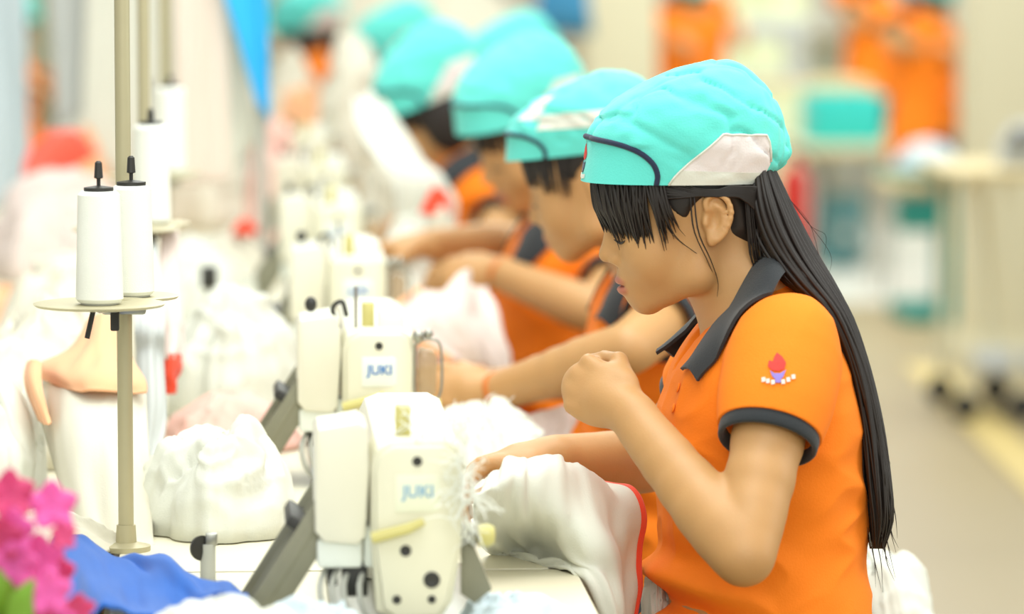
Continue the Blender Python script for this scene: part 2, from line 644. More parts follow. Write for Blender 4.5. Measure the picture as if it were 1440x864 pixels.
def head_sdf(F, O, M, fine=True):
    def w(f, l, u):
        return O + M @ Vector((f, l, u))

    def e(c, r, k=0.012, op='add'):
        F.ell(w(*c), r, M, k, op)

    def cc(a, b, ra, rb, k=0.012, op='add'):
        F.cone(w(*a), w(*b), ra, rb, k, op)
    e((0.014, 0, 0.038), (0.089, 0.075, 0.088), 0.02)
    e((0.052, 0, 0.002), (0.052, 0.060, 0.068), 0.03)
    e((0.048, 0, -0.045), (0.046, 0.050, 0.050), 0.03)
    for s in (1, -1):
        cc((0.012, s * 0.047, -0.062), (0.062, s * 0.012, -0.093), 0.019, 0.0145, 0.022)
        cc((0.008, s * 0.05, -0.02), (0.012, s * 0.048, -0.062), 0.018, 0.018, 0.02)
        e((0.060, s * 0.033, -0.042), (0.027, 0.025, 0.028), 0.022)
    e((0.066, 0, -0.0925), (0.0155, 0.018, 0.0155), 0.014)
    e((0.076, 0, -0.068), (0.019, 0.026, 0.024), 0.016)
    if not fine:
        cc((0.098, 0, -0.005), (0.110, 0, -0.044), 0.007, 0.010, 0.012)
        e((0.0935, 0, -0.079), (0.007, 0.02, 0.008), 0.006)
        for s in (1, -1):
            e((-0.006, s * 0.074, 0.0), (0.017, 0.008, 0.027), 0.004)
            e((0.106, s * 0.031, -0.014), (0.014, 0.016, 0.013), 0.014, 'sub')
            e((0.084, s * 0.031, -0.018), (0.013, 0.016, 0.012), 0.006)
        return
    # nose, mouth, eyes
    cc((0.0985, 0, 0.004), (0.1085, 0, -0.036), 0.006, 0.0075, 0.016)
    e((0.1095, 0, -0.0445), (0.0095, 0.0085, 0.0082), 0.008)
    for s in (1, -1):
        e((0.0985, s * 0.0115, -0.0485), (0.0098, 0.0068, 0.0068), 0.006)
        e((0.101, s * 0.0065, -0.0565), (0.0045, 0.0032, 0.0035), 0.003, 'sub')
        e((0.1085, s * 0.030, -0.014), (0.013, 0.016, 0.0115), 0.014, 'sub')
        e((0.0835, s * 0.0305, -0.019), (0.0125, 0.0155, 0.0115), 0.005)
        e((0.0845, s * 0.0305, -0.0275), (0.0105, 0.013, 0.006), 0.006)
    e((0.0942, 0, -0.0735), (0.0064, 0.0185, 0.0046), 0.005)
    e((0.0915, 0, -0.0835), (0.0066, 0.0165, 0.0055), 0.005)
    e((0.0975, 0, -0.0787), (0.0085, 0.0225, 0.0011), 0.0025, 'sub')
    # ears
    for s in (1, -1):
        y = s * 0.0745
        e((-0.004, y, 0.001), (0.0155, 0.0055, 0.0245), 0.006)
        rim = [(0.007, 0.012), (0.0085, 0.021), (0.001, 0.0285), (-0.011, 0.0275), (-0.019, 0.016), (-0.0195, 0.002), (-0.0135, -0.013), (-0.006, -0.022)]
        P = catmull([(a, y + s * (0.0035 + 0.0035 * (0.007 - a) / 0.026), b) for a, b in rim], 15)
        for i in range(14):
            cc(P[i], P[i + 1], 0.0033, 0.0033, 0.002)
        anti = [(-0.002, 0.017), (-0.0105, 0.011), (-0.0115, -0.002), (-0.005, -0.012)]
        P = catmull([(a, y + s * 0.0042, b) for a, b in anti], 8)
        for i in range(7):
            cc(P[i], P[i + 1], 0.003, 0.003, 0.003)
        e((-0.001, y + s * 0.006, 0.0), (0.0072, 0.006, 0.0105), 0.004, 'sub')
        e((0.0005, y + s * 0.0025, -0.0215), (0.0068, 0.0045, 0.0085), 0.004)
        e((0.0085, y + s * 0.002, -0.003), (0.0035, 0.0045, 0.0055), 0.004)


def hand_sdf(F, W, d, thumb, hint, curl=(55, 70, 40), sc=1.0, spread=0.0):
    d = Vector(d).normalized()
    t = Vector(thumb)
    t = (t - d * t.dot(d)).normalized()
    n = d.cross(t)
    if n.dot(Vector(hint)) < 0:
        n = -n
    M = Matrix((d, t, n)).transposed()
    W = Vector(W)

    def w(a, b, c):
        return W + M @ Vector((a * sc, b * sc, c * sc))
    F.ell(w(0.046, 0.0, 0), (0.05 * sc, 0.036 * sc, 0.0165 * sc), M, 0.014)
    F.ell(w(0.03, 0.022, -0.006), (0.028 * sc, 0.017 * sc, 0.014 * sc), M, 0.01)
    F.cone(w(-0.01, 0, 0), w(0.03, 0, 0), 0.0225 * sc, 0.022 * sc, 0.014)
    for off, ph, r in ((0.027, (0.040, 0.024, 0.020), 0.0086), (0.009, (0.044, 0.027, 0.021), 0.0088),
                       (-0.009, (0.040, 0.025, 0.020), 0.0083), (-0.0255, (0.031, 0.019, 0.018), 0.0074)):
        p = Vector((0.078 - abs(off - 0.009) * 0.28, off, 0.002))
        F.cone(w(p.x - 0.012, p.y * 0.95, p.z), w(*p), 0.0095 * sc, r * 1.1 * sc, 0.006)
        a = 0.0
        for j in range(3):
            a += math.radians(curl[j])
            q = p + Vector((math.cos(a), spread * off * 8, -math.sin(a))) * ph[j]
            F.cone(w(*p), w(*q), r * (1 - 0.1 * j) * sc, r * (0.92 - 0.1 * j) * sc, 0.0035)
            p = q
    b0 = Vector((0.022, 0.026, -0.006))
    b1 = Vector((0.052, 0.042, -0.020))
    b2 = Vector((0.078, 0.036, -0.030))
    b3 = Vector((0.098, 0.026, -0.034))
    F.cone(w(*b0), w(*b1), 0.0125 * sc, 0.0105 * sc, 0.008)
    F.cone(w(*b1), w(*b2), 0.0098 * sc, 0.0088 * sc, 0.003)
    F.cone(w(*b2), w(*b3), 0.0088 * sc, 0.0072 * sc, 0.003)


# sections of the polo shirt over the height: z, front x, back x, half width (mid-plane Y)
TORSO = [(0.55, 0.470, 0.745, 0.180), (0.66, 0.472, 0.738, 0.168), (0.72, 0.474, 0.728, 0.158), (0.78, 0.478, 0.722, 0.150),
         (0.84, 0.486, 0.718, 0.142), (0.90, 0.488, 0.716, 0.143), (0.96, 0.486, 0.715, 0.150), (1.02, 0.490, 0.712, 0.158),
         (1.07, 0.505, 0.701, 0.160), (1.105, 0.530, 0.685, 0.148), (1.13, 0.553, 0.664, 0.100), (1.150, 0.566, 0.650, 0.062), (1.165, 0.570, 0.645, 0.054)]


def ring(c, axis, ra, rb, width, thick, ref, n=40, tilt=0.0, outward=0.0):
    """Closed ribbed band (a cuff) round axis."""
    a = Vector(axis).normalized()
    u = (Vector(ref) - a * Vector(ref).dot(a)).normalized()
    v = a.cross(u)
    P = np.zeros((n, 10, 3))
    for i in range(n):
        th = 2 * math.pi * i / n
        for j in range(10):
            ph = 2 * math.pi * j / 10
            o = math.cos(ph) * thick
            h = math.sin(ph) * width / 2
            h = max(-width / 2 * 0.92, min(width / 2 * 0.92, h * 1.25))
            q = Vector(c) + u * (ra + o) * math.cos(th) + v * (rb + o) * math.sin(th) + a * (h + tilt * math.cos(th))
            P[i, j] = q
    return grid_mesh('cuff', P, True, True)


CAPF = [(0.138, 0.040), (0.1335, 0.068), (0.130, 0.090), (0.115, 0.115), (0.090, 0.136), (0.0535, 0.154), (0.020, 0.168), (-0.006, 0.1755)]
CAPB = [(-0.0785, 0.040), (-0.087, 0.056), (-0.0925, 0.078), (-0.088, 0.106), (-0.0755, 0.136), (-0.053, 0.162), (-0.030, 0.1735), (-0.010, 0.1765)]
CAPW = [0.0830, 0.0865, 0.090, 0.088, 0.079, 0.058, 0.030, 0.002]


class Cap:
    def __init__(self, O, M, seed=3, crown=1.0):
        self.O, self.M, self.seed = O, M, seed
        self.n = 64
        self.Fc = catmull([(f, 0, u) for f, u in CAPF], self.n)
        self.Bc = catmull([(f, 0, u) for f, u in CAPB], self.n)
        for A in (self.Fc, self.Bc):
            A[:, 2] = 0.04 + (A[:, 2] - 0.04) * crown
        self.Wc = catmull([(a, 0, 0) for a in CAPW], self.n)[:, 0]

    def pt(self, phi, t, off=0.0):
        """phi, t arrays: phi 0 front, pi back, positive to the wearer's left; returns world points."""
        phi = np.asarray(phi, dtype=float)
        t = np.asarray(t, dtype=float)
        x = t * (self.n - 1)

        def ip(A):
            return np.interp(x, np.arange(self.n), A)
        Ff, Fu, Bf, Bu, W = ip(self.Fc[:, 0]), ip(self.Fc[:, 2]), ip(self.Bc[:, 0]), ip(self.Bc[:, 2]), ip(self.Wc)
        c, s = np.cos(phi), np.sin(phi)
        p = 2.35
        q = (np.abs(c) ** p + np.abs(s) ** p) ** (-1 / p)
        c, s = c * q, s * q
        mf, mu = (Ff + Bf) / 2, (Fu + Bu) / 2
        af, au = (Ff - Bf) / 2, (Fu - Bu) / 2
        f = mf + af * c
        u = mu + au * c
        l = W * s
        # cloth folds and rear gathers
        Q = np.stack([f * 11 + l * 8, l * 20 + f * 6, u * 42 - f * 22], -1).reshape(-1, 3)
        Q = Q + 0.5 * noise(np.stack([f * 30, l * 30, u * 30], -1).reshape(-1, 3), self.seed + 8)[:, None]
        n1 = np.abs(noise(Q, self.seed)).reshape(f.shape)
        Q2 = np.stack([f * 60, l * 55, u * 70], -1).reshape(-1, 3)
        n2 = noise(Q2, self.seed + 5).reshape(f.shape)
        edge = np.clip(t * 4, 0, 1)
        back = np.clip((np.abs(phi) - 2.35) / 0.4, 0, 1)
        front = np.clip(1 - (1.3 - np.abs(phi)) / 0.2, 0, 1)
        front = np.where(t > 0.26, 1, front)
        d = (np.minimum(n1, 0.35) - 0.2) * 0.0135 * edge * front + n2 * 0.0018 * edge * front
        seam = np.abs(np.abs(l) - 0.043 * np.clip(1.25 - t * 0.4, 0, 1))
        d = d - 0.0020 * np.exp(-(seam / 0.0042) ** 2) * np.clip((t - 0.42) * 8, 0, 1) * (np.abs(phi) < 2.3)
        d = d + back * np.sin(phi * 46 + 3 * np.sin(t * 9)) * 0.0030 * np.clip(1.1 - t * 1.7, 0, 1)
        d = d - back * 0.0085 * np.exp(-((t - 0.085) / 0.045) ** 2) + back * 0.003 * np.exp(-((t - 0.22) / 0.08) ** 2)
        d = d + off
        nf, nl, nu = c, s * 1.25, np.clip(t, 0, 1) ** 1.5 * 1.3
        nn = np.sqrt(nf ** 2 + nl ** 2 + nu ** 2)
        f, l, u = f + d * nf / nn, l + d * nl / nn, u + d * nu / nn
        R = np.array(self.M)
        P = np.stack([f, l, u], -1) @ R.T + np.array(tuple(self.O))
        return P

    def shell(self, phis, ts, off=0.0, thick=0.0015, name='cap'):
        PH, T = np.meshgrid(phis, ts, indexing='ij')
        return grid_mesh(name, self.pt(PH, T, off), thick=thick)


def cap_build(root, O, M, seed=3, res=1.0, white='mesh', crown=1.0):
    cp = Cap(O, M, seed, crown)
    phis = np.linspace(-math.pi, math.pi, int(200 * res) + 1)
    ts = np.linspace(0, 1, int(64 * res) + 1)
    PH, T = np.meshgrid(phis[:-1], ts, indexing='ij')
    capo = link('cap', grid_mesh('cap', cp.pt(PH, T), close_u=True, thick=0.0018), TEAL, root, 60)
    # piping round the front panel
    path = [(0, 0.285), (22, 0.28), (42, 0.265), (56, 0.225), (66, 0.15), (71, 0.07), (72, 0.0)]
    for sgn in (1,):
        full = [(-a, t) for a, t in path[:0:-1]] + path
        Q = catmull([(math.radians(a), t, 0) for a, t in full], 56)
        P = cp.pt(Q[:, 0], np.clip(Q[:, 1], 0, 1), 0.0012)
        MB().tube([Vector(p) for p in P], 0.0033, 8).build('piping', NAVY, capo, 0)
    # white net panels over the ears
    if white == 'mesh':
        for s in (1, -1):
            a = np.radians(np.linspace(79, 137, 30))
            x = np.linspace(0, 1, 30)
            top = 0.36 * np.clip(x * 2.4, 0, 1) ** 0.75 * np.clip((1.0 - x) * 7 + 0.35, 0, 1) ** 0.6
            sh = np.linspace(0, 1, 14)
            PH = np.repeat(a[:, None], 14, 1) * s
            band = np.minimum(top, 0.105)
            link('white_band', grid_mesh('white_band', cp.pt(PH, band[:, None] * sh[None, :], 0.0026), thick=0.0012), WHITE, capo, 60)
            PH2 = PH
            T2 = band[:, None] + (top - band)[:, None] * sh[None, :]
            link('net_panel', grid_mesh('net_panel', cp.pt(PH2, T2, 0.0024), thick=0.0010), MESHW, capo, 60)
            rimP = cp.pt(a * s, np.clip(top, 0, 1), 0.0030)
            MB().tube([Vector(p) for p in rimP], 0.0014, 6).build('panel_binding', WHITE, capo, 0)
    else:
        for s in (1, -1):
            a = np.radians(np.linspace(62, 120, 24)) * s
            sh = np.linspace(0.30, 0.44, 10)
            link('net_panel', cp.shell(a, sh, 0.0016), WHITE, capo, 60)
            a = np.radians(np.linspace(40, 60, 12)) * s
            link('net_panel', cp.shell(a, np.linspace(0.40, 0.62, 10), 0.0016), MESHW, capo, 60)
    # flame emblem on the front panel
    if res >= 0.6:
        def patch(pts, m, nm):
            c = np.mean(pts, axis=0)
            ringp = np.array(pts + [pts[0]])
            k = np.linspace(0, 1, 4)[:, None, None]
            G = c[None, None, :] * (1 - k) + ringp[None, :, :] * k
            P = cp.pt(np.radians(G[..., 0]), G[..., 1], 0.0016)
            link(nm, grid_mesh(nm, P, thick=0.0006), m, capo, 60)
        patch([(0, 0.235), (4, 0.20), (7, 0.165), (6, 0.135), (0, 0.12), (-6, 0.135), (-7, 0.165), (-3, 0.20)], LOGOR, 'emblem_flame')
        patch([(6, 0.115), (5, 0.075), (2, 0.05), (-2, 0.05), (-5, 0.075), (-6, 0.115), (0, 0.095)], NAVY, 'emblem_base')
        patch([(11, 0.045), (11, 0.022), (0, 0.015), (-11, 0.022), (-11, 0.045), (0, 0.038)], WHITE, 'emblem_strip')
    return capo


def hair_cap(root, O, M, vox, side=False):
    F = Field(*_box(O, 0.16, -0.14, 0.16), vox)

    def w(f, l, u):
        return O + M @ Vector((f, l, u))
    F.ell(w(0.013, 0, 0.030), (0.0935, 0.0775, 0.090), M, 0.01)
    F.ell(w(-0.030, 0, -0.012), (0.050, 0.060, 0.055), M, 0.02)
    F.ell(w(0.085, 0, -0.062), (0.11, 0.14, 0.088), M, 0.004, 'sub')
    for s in (1, -1):
        F.ell(w(-0.004, s * 0.085, -0.016), (0.039, 0.03, 0.048), M, 0.006, 'sub')
    for s in (1, -1):
        F.ell(w(-0.026, s * 0.075, -0.055), (0.034, 0.034, 0.040), M, 0.01, 'sub')
    F.ell(w(0.02, 0, -0.13), (0.10, 0.15, 0.08), M, 0.01, 'sub')
    if side:
        for s in (1, -1):
            F.ell(w(0.020, s * 0.064, -0.010), (0.058, 0.020, 0.062), M, 0.02)
    V, Q = F.nets()
    V = relax(V, Q, 1)
    return V, Q


def _box(O, up, dn, r):
    return (O.x - r, O.y - r, O.z + dn), (O.x + r, O.y + r, O.z + up)


def strand_mesh(name, strands, n=5):
    """strands: list of (points, radius list)"""
    mb = MB()
    for pts, r in strands:
        mb.tube(pts, r, n, smooth=max(6, len(pts) * 3), caps=True, flat=0.55)
    return mb.mesh(name)


def worker(label, root_xy, O, M, nb, near, far, dx=0.0, my=5.0, lean=0.0, dz=0.0, vox=0.0024, fine=True, res=1.0, hat='mesh',
           rear_hair='tail', seed=1, group=None, category='person', cheap=False, skin=None):
    """A seated sewing worker facing -X. near / far: shoulder, elbow, wrist, hand direction, thumb direction, back-of-hand hint, curls."""
    rnd = random.Random(seed)
    root = thing('person', label, 'person', (root_xy[0], root_xy[1], 0), group)
    zt = np.array([r[0] for r in TORSO]) + dz
    sh = lean * (zt - dz - 0.72) + dx
    fx = np.array([r[1] for r in TORSO]) + sh
    bx = np.array([r[2] for r in TORSO]) + sh
    hw = np.array([r[3] for r in TORSO])
    cx, rx = (fx + bx) / 2, (bx - fx) / 2
    cy = np.full(len(zt), my)
    # ---- body: head, neck, arms, hands and the trunk under the clothes in one skin
    pts = [near[0], near[1], near[2], far[0], far[1], far[2], O]
    lo = np.min([tuple(p) for p in pts], axis=0) - 0.14
    hi = np.max([tuple(p) for p in pts], axis=0) + 0.14
    lo[0] = min(lo[0], fx.min() - 0.02)
    hi[0] = max(hi[0], bx.max() + 0.02)
    lo[2] = min(lo[2], 0.70 + dz)
    F = Field(lo, hi, vox)
    F.loft(zt[2:], cx[2:], cy[2:], rx[2:] * 0.86, hw[2:] * 0.9, 0.03)
    head_sdf(F, O, M, fine)
    a = O + M @ Vector((-0.022, 0, -0.03))
    F.chain([a, (a + Vector(nb)) / 2 + Vector((0.003, 0, 0)), Vector(nb)], [0.050, 0.0465, 0.060], 0.025, 6)
    for arm in (near, far):
        Sh, El, Wr = (Vector(p) for p in arm[:3])
        F.cone(Vector(nb) + (Sh - Vector(nb)) * 0.4 + Vector((0, 0, -0.03)), Sh, 0.04, 0.038, 0.03)
        F.chain([Sh, Sh.lerp(El, 0.35), Sh.lerp(El, 0.75), El], [0.040, 0.0385, 0.0345, 0.0305], 0.014, 8)
        F.chain([El, El.lerp(Wr, 0.28), El.lerp(Wr, 0.7), Wr], [0.0305, 0.0345, 0.0275, 0.0215], 0.014, 9)
        hand_sdf(F, Wr + (Wr - El).normalized() * 0.004, arm[3], arm[4], arm[5], arm[6])
    V, Q = F.nets()
    V = relax(V, Q, 2 if fine else 1, 0.4)
    me = mesh_np('body', V, Q)
    Hc = (V - np.array(tuple(O))) @ np.array(M)
    up = np.sqrt(((Hc - np.array((0.0945, 0, -0.0735))) / np.array((0.0095, 0.0185, 0.0055))) ** 2 @ np.ones(3))
    dn = np.sqrt(((Hc - np.array((0.0915, 0, -0.0830))) / np.array((0.0098, 0.0175, 0.0065))) ** 2 @ np.ones(3))
    lipv = np.clip((1.25 - np.minimum(up, dn)) / 0.35, 0, 1)
    at_ = me.attributes.new('lip', 'FLOAT', 'POINT')
    at_.data.foreach_set('value', lipv.astype(np.float32))
    body = link('body', me, SKIN, root, 0)
    sel = Hc[:, 0] > 0.04
    Hf = Hc[sel]

    def surf(l, u):
        dd = (Hf[:, 1] - l) ** 2 + (Hf[:, 2] - u) ** 2
        c = Hf[dd < (vox * 1.6) ** 2]
        f = c[:, 0].max() if len(c) else 0.085
        return f

    def onface(l, u, off=0.0):
        return O + M @ Vector((surf(l, u) + off, l, u))
    if not cheap:
        for s in (1, -1):
            lash = [onface(s * l, u, 0.0006) for l, u in ((0.0165, -0.0255), (0.022, -0.0272), (0.030, -0.0285), (0.038, -0.0272), (0.044, -0.0245))]
            MB().tube(lash, [0.0004, 0.0012, 0.0014, 0.0013, 0.0004], 6, smooth=14).build('eyelash', HAIR, body, 0)
            brow = [onface(s * l, u, 0.0004) for l, u in ((0.014, 0.0035), (0.024, 0.0065), (0.036, 0.0055), (0.046, 0.001))]
            MB().tube(brow, [0.0008, 0.0022, 0.002, 0.0005], 6, smooth=12, flat=0.5).build('eyebrow', HAIR, body, 0)
    # ---- polo shirt
    lo = np.array((fx.min() - 0.03, my - 0.30, zt[0] - 0.02))
    hi = np.array((bx.max() + 0.03, my + 0.30, zt[-1] + 0.03))
    for arm in (near, far):
        for p in (Vector(arm[0]), Vector(arm[0]).lerp(Vector(arm[1]), 0.45)):
            lo = np.minimum(lo, np.array(tuple(p)) - 0.09)
            hi = np.maximum(hi, np.array(tuple(p)) + 0.09)
    F = Field(lo, hi, max(vox, 0.003))
    F.loft(zt, cx, cy, rx, hw, 0.02)
    cuffs = []
    for arm in (near, far):
        Sh, El = Vector(arm[0]), Vector(arm[1])
        ce = Sh.lerp(El, 0.42)
        F.cone(Vector(nb) + Vector((0.004, 0, -0.062)), Sh, 0.050, 0.050, 0.025)
        F.chain([Sh, Sh.lerp(El, 0.2), ce], [0.050, 0.0535, 0.0530], 0.025, 6)
        cuffs.append((ce, El - Sh))
    F.cone(Vector(nb) + Vector((-0.048, 0, 0.02)), Vector(nb) + Vector((-0.082, 0, -0.070)), 0.036, 0.007, 0.004, 'sub')   # open neck
    V, Q = F.nets()
    # cut the sleeve ends square: push verts past the cuff plane back onto it
    for (ce, ax), arm in zip(cuffs, (near, far)):
        ax = np.array(tuple(ax.normalized()))
        rel = V - np.array(tuple(ce))
        h = rel @ ax
        rad = np.linalg.norm(rel - h[:, None] * ax, axis=1)
        m = (h > 0) & (rad < 0.075)
        # inner disc becomes a recess up the sleeve so that the opening is hollow
        V[m] -= h[m, None] * ax
        inn = m & (rad < 0.046)
        V[inn] -= ax * 0.02
    N = normals(V, Q)
    # folds: soft diagonal drag lines from the underarm plus small creases
    Lp = V - np.array((cx[6], my, 0.9 + dz))
    q1 = np.stack([Lp[:, 0] * 9 + Lp[:, 2] * 16, Lp[:, 1] * 9, Lp[:, 2] * 7 - Lp[:, 0] * 7], -1)
    q2 = np.stack([Lp[:, 0] * 16 - Lp[:, 2] * 24, Lp[:, 1] * 20, Lp[:, 2] * 14 + Lp[:, 0] * 10], -1)
    amp = np.clip((1.1 + dz - V[:, 2]) / 0.12, 0.25, 1)
    dsp = (0.5 - np.abs(noise(q1, seed))) * 0.011 + (0.4 - np.abs(noise(q2, seed + 9))) * 0.006
    waist = np.exp(-((V[:, 2] - (0.805 + dz)) / 0.05) ** 2) * np.clip((cx[4] - V[:, 0]) / 0.08, 0, 1)
    dsp = dsp * amp + waist * (0.018 * np.sin(V[:, 2] * 95 + V[:, 0] * 30 + V[:, 1] * 8))
    for (ce, ax), arm in zip(cuffs, (near, far)):
        rel = np.linalg.norm(V - np.array(tuple(ce)), axis=1)
        dsp *= np.clip((rel - 0.065) / 0.05, 0.0, 1)
    V = V + N * dsp[:, None]
    shirt = link('polo_shirt', mesh_np('polo_shirt', V, Q), ORANGE, root, 0)
    for (ce, ax), arm in zip(cuffs, (near, far)):
        link('sleeve_cuff', ring(ce + ax.normalized() * 0.004, ax, 0.0525, 0.0525, 0.026, 0.0035, (0, 0, 1)), CHAR, shirt, 0)
    return root, body, shirt, dict(fx=fx, bx=bx, zt=zt, surf=surf, onface=onface)


def collar(shirt, nearI, nearO, my, n=40, tip=(0, 0, 0)):
    """Two-flap polo collar: world points of inner and outer edge, back centre to tip, near side; mirrored about my."""
    def side(s):
        I = catmull(nearI, n)
        O_ = catmull(nearO, n)
        if s < 0:
            for A in (I, O_):
                A[:, 1] = 2 * my - A[:, 1]
                A += np.linspace(0, 1, n)[:, None] ** 2 * np.array(tip)[None, :]
        return I, O_
    I1, O1 = side(1)
    I2, O2 = side(-1)
    I = np.vstack([I1[::-1], I2[1:]])
    O_ = np.vstack([O1[::-1], O2[1:]])
    k = np.linspace(0, 1, 9)
    P = I[:, None, :] * (1 - k[None, :, None]) + O_[:, None, :] * k[None, :, None]
    c = np.array((P[:, :, 0].mean(), my, 0))
    out = P - c
    out[:, :, 2] = 0
    out /= np.linalg.norm(out, axis=2, keepdims=True)
    P = P + out * (np.sin(k * math.pi) * 0.006)[None, :, None]
    P[:, :, 2] += (np.sin(k * math.pi) * 0.007)[None, :]
    org = np.array(tuple(ORG[shirt.name]))
    bpy.context.view_layer.update()
    for i in range(P.shape[0]):
        for j in range(P.shape[1]):
            q = Vector(P[i, j] - org)
            ok, loc, nrm, _ = shirt.closest_point_on_mesh(q)
            need = 0.0045 + 0.003 * math.sin(k[j] * math.pi)
            if ok and (q - loc).dot(nrm) < need and (q - loc).length < 0.06:
                P[i, j] = np.array(tuple(loc + nrm * need)) + org
    for _ in range(2):
        P[1:-1, 1:-1] = 0.5 * P[1:-1, 1:-1] + 0.125 * (P[2:, 1:-1] + P[:-2, 1:-1] + P[1:-1, 2:] + P[1:-1, :-2])
    return link('collar', grid_mesh('collar', P, thick=0.004), CHAR, shirt, 60)


def trousers(root, hx, my, dz=0.0, vox=0.007):
    """Seated legs in dark trousers, feet on the floor, with shoes."""
    F = Field((hx - 0.60, my - 0.26, 0.02), (hx + 0.20, my + 0.26, 0.80), vox)
    F.ell((hx, my, 0.585), (0.13, 0.17, 0.11), None, 0.04)
    for s in (1, -1):
        h, k, a = (hx - 0.02, my + s * 0.09, 0.575), (hx - 0.42, my + s * 0.11, 0.545), (hx - 0.40, my + s * 0.11, 0.09)
        F.cone(h, k, 0.085, 0.064, 0.04)
        F.chain([k, (hx - 0.405, my + s * 0.11, 0.35), a], [0.062, 0.058, 0.050], 0.03, 6)
    V, Q = F.nets()
    link('trousers', mesh_np('trousers', V, Q), TROU, root, 0)
    for s in (1, -1):
        mb = MB()
        mb.ball((hx - 0.45, my + s * 0.11, 0.045), (0.115, 0.042, 0.045))
        mb.box((hx - 0.45, my + s * 0.11, 0.010), (0.21, 0.075, 0.02), bevel=0.006)
        mb.build('shoe', DARK, root)


def stool(x, y, label, h=0.47):
    t = thing('work_stool', label, 'stool', (x, y, 0), 'stools of the sewing line')
    MB().box((x, y, h - 0.02), (0.34, 0.34, 0.04), bevel=0.012).build('seat', WOODM, t)
    for sx in (1, -1):
        for sy in (1, -1):
            MB().tube([(x + sx * 0.13, y + sy * 0.13, h - 0.04), (x + sx * 0.155, y + sy * 0.155, 0)], 0.013, 8).build('leg', LEGM, t)
    return t


# ---------------------------------------------------------------- the setting
def flat(name, x0, x1, y0, y1, z0, z1, m, kind='structure'):
    o = MB().box(((x0 + x1) / 2, (y0 + y1) / 2, (z0 + z1) / 2), (x1 - x0, y1 - y0, z1 - z0)).build(name, m)
    if kind:
        o['kind'] = kind
    return o


flat('floor', -7, 9, -1, 34, -0.1, 0.0, FLOORM)
flat('wall_back', -7, 9, 34, 34.2, -0.1, 5.0, WALLM)
flat('trim_1', 1.9, 9, 17.2, 21.4, -0.05, 0.004, AISLEM)
# yellow floor line running away on the right


def on_floor(px, py):
    d = CAM_R @ Vector(((px - 720) / FPX, -(py - 432) / FPX, -1.0))
    return CAM_LOC + d * (-CAM_LOC.z / d.z)


p0, p1_ = on_floor(1345, 560), on_floor(1490, 705)
dv = (p1_ - p0).normalized()
sd = Vector((-dv.y, dv.x, 0)) * 0.07
mb = MB()
q0, q1 = p0 - dv * 1.0, p1_ + dv * 2.5
mb.bm.faces.new([mb.bm.verts.new(v + Vector((0, 0, 0.005))) for v in (q0 - sd, q1 - sd, q1 + sd, q0 + sd)])
structure(mb.build('trim_2', YELM))


for (xa, xb, y, dpt) in ((at(1368, 300, 14.6).x, at(1500, 300, 14.6).x, 14.6, 0.32), (at(822, 50, 17.0).x, at(926, 50, 17.0).x, 17.0, 0.28)):
    o = MB().box(((xa + xb) / 2, y + dpt / 2, 2.25), (xb - xa, dpt, 4.5), bevel=0.015).build('pillar', PILM)
    o['kind'] = 'structure'
    ORG[o.name] = Vector((0, 0, 0))
    MB().box(((xa + xb) / 2, y + dpt / 2, 0.06), (xb - xa + 0.02, dpt + 0.02, 0.12), bevel=0.006).build('plinth', PILM, o)


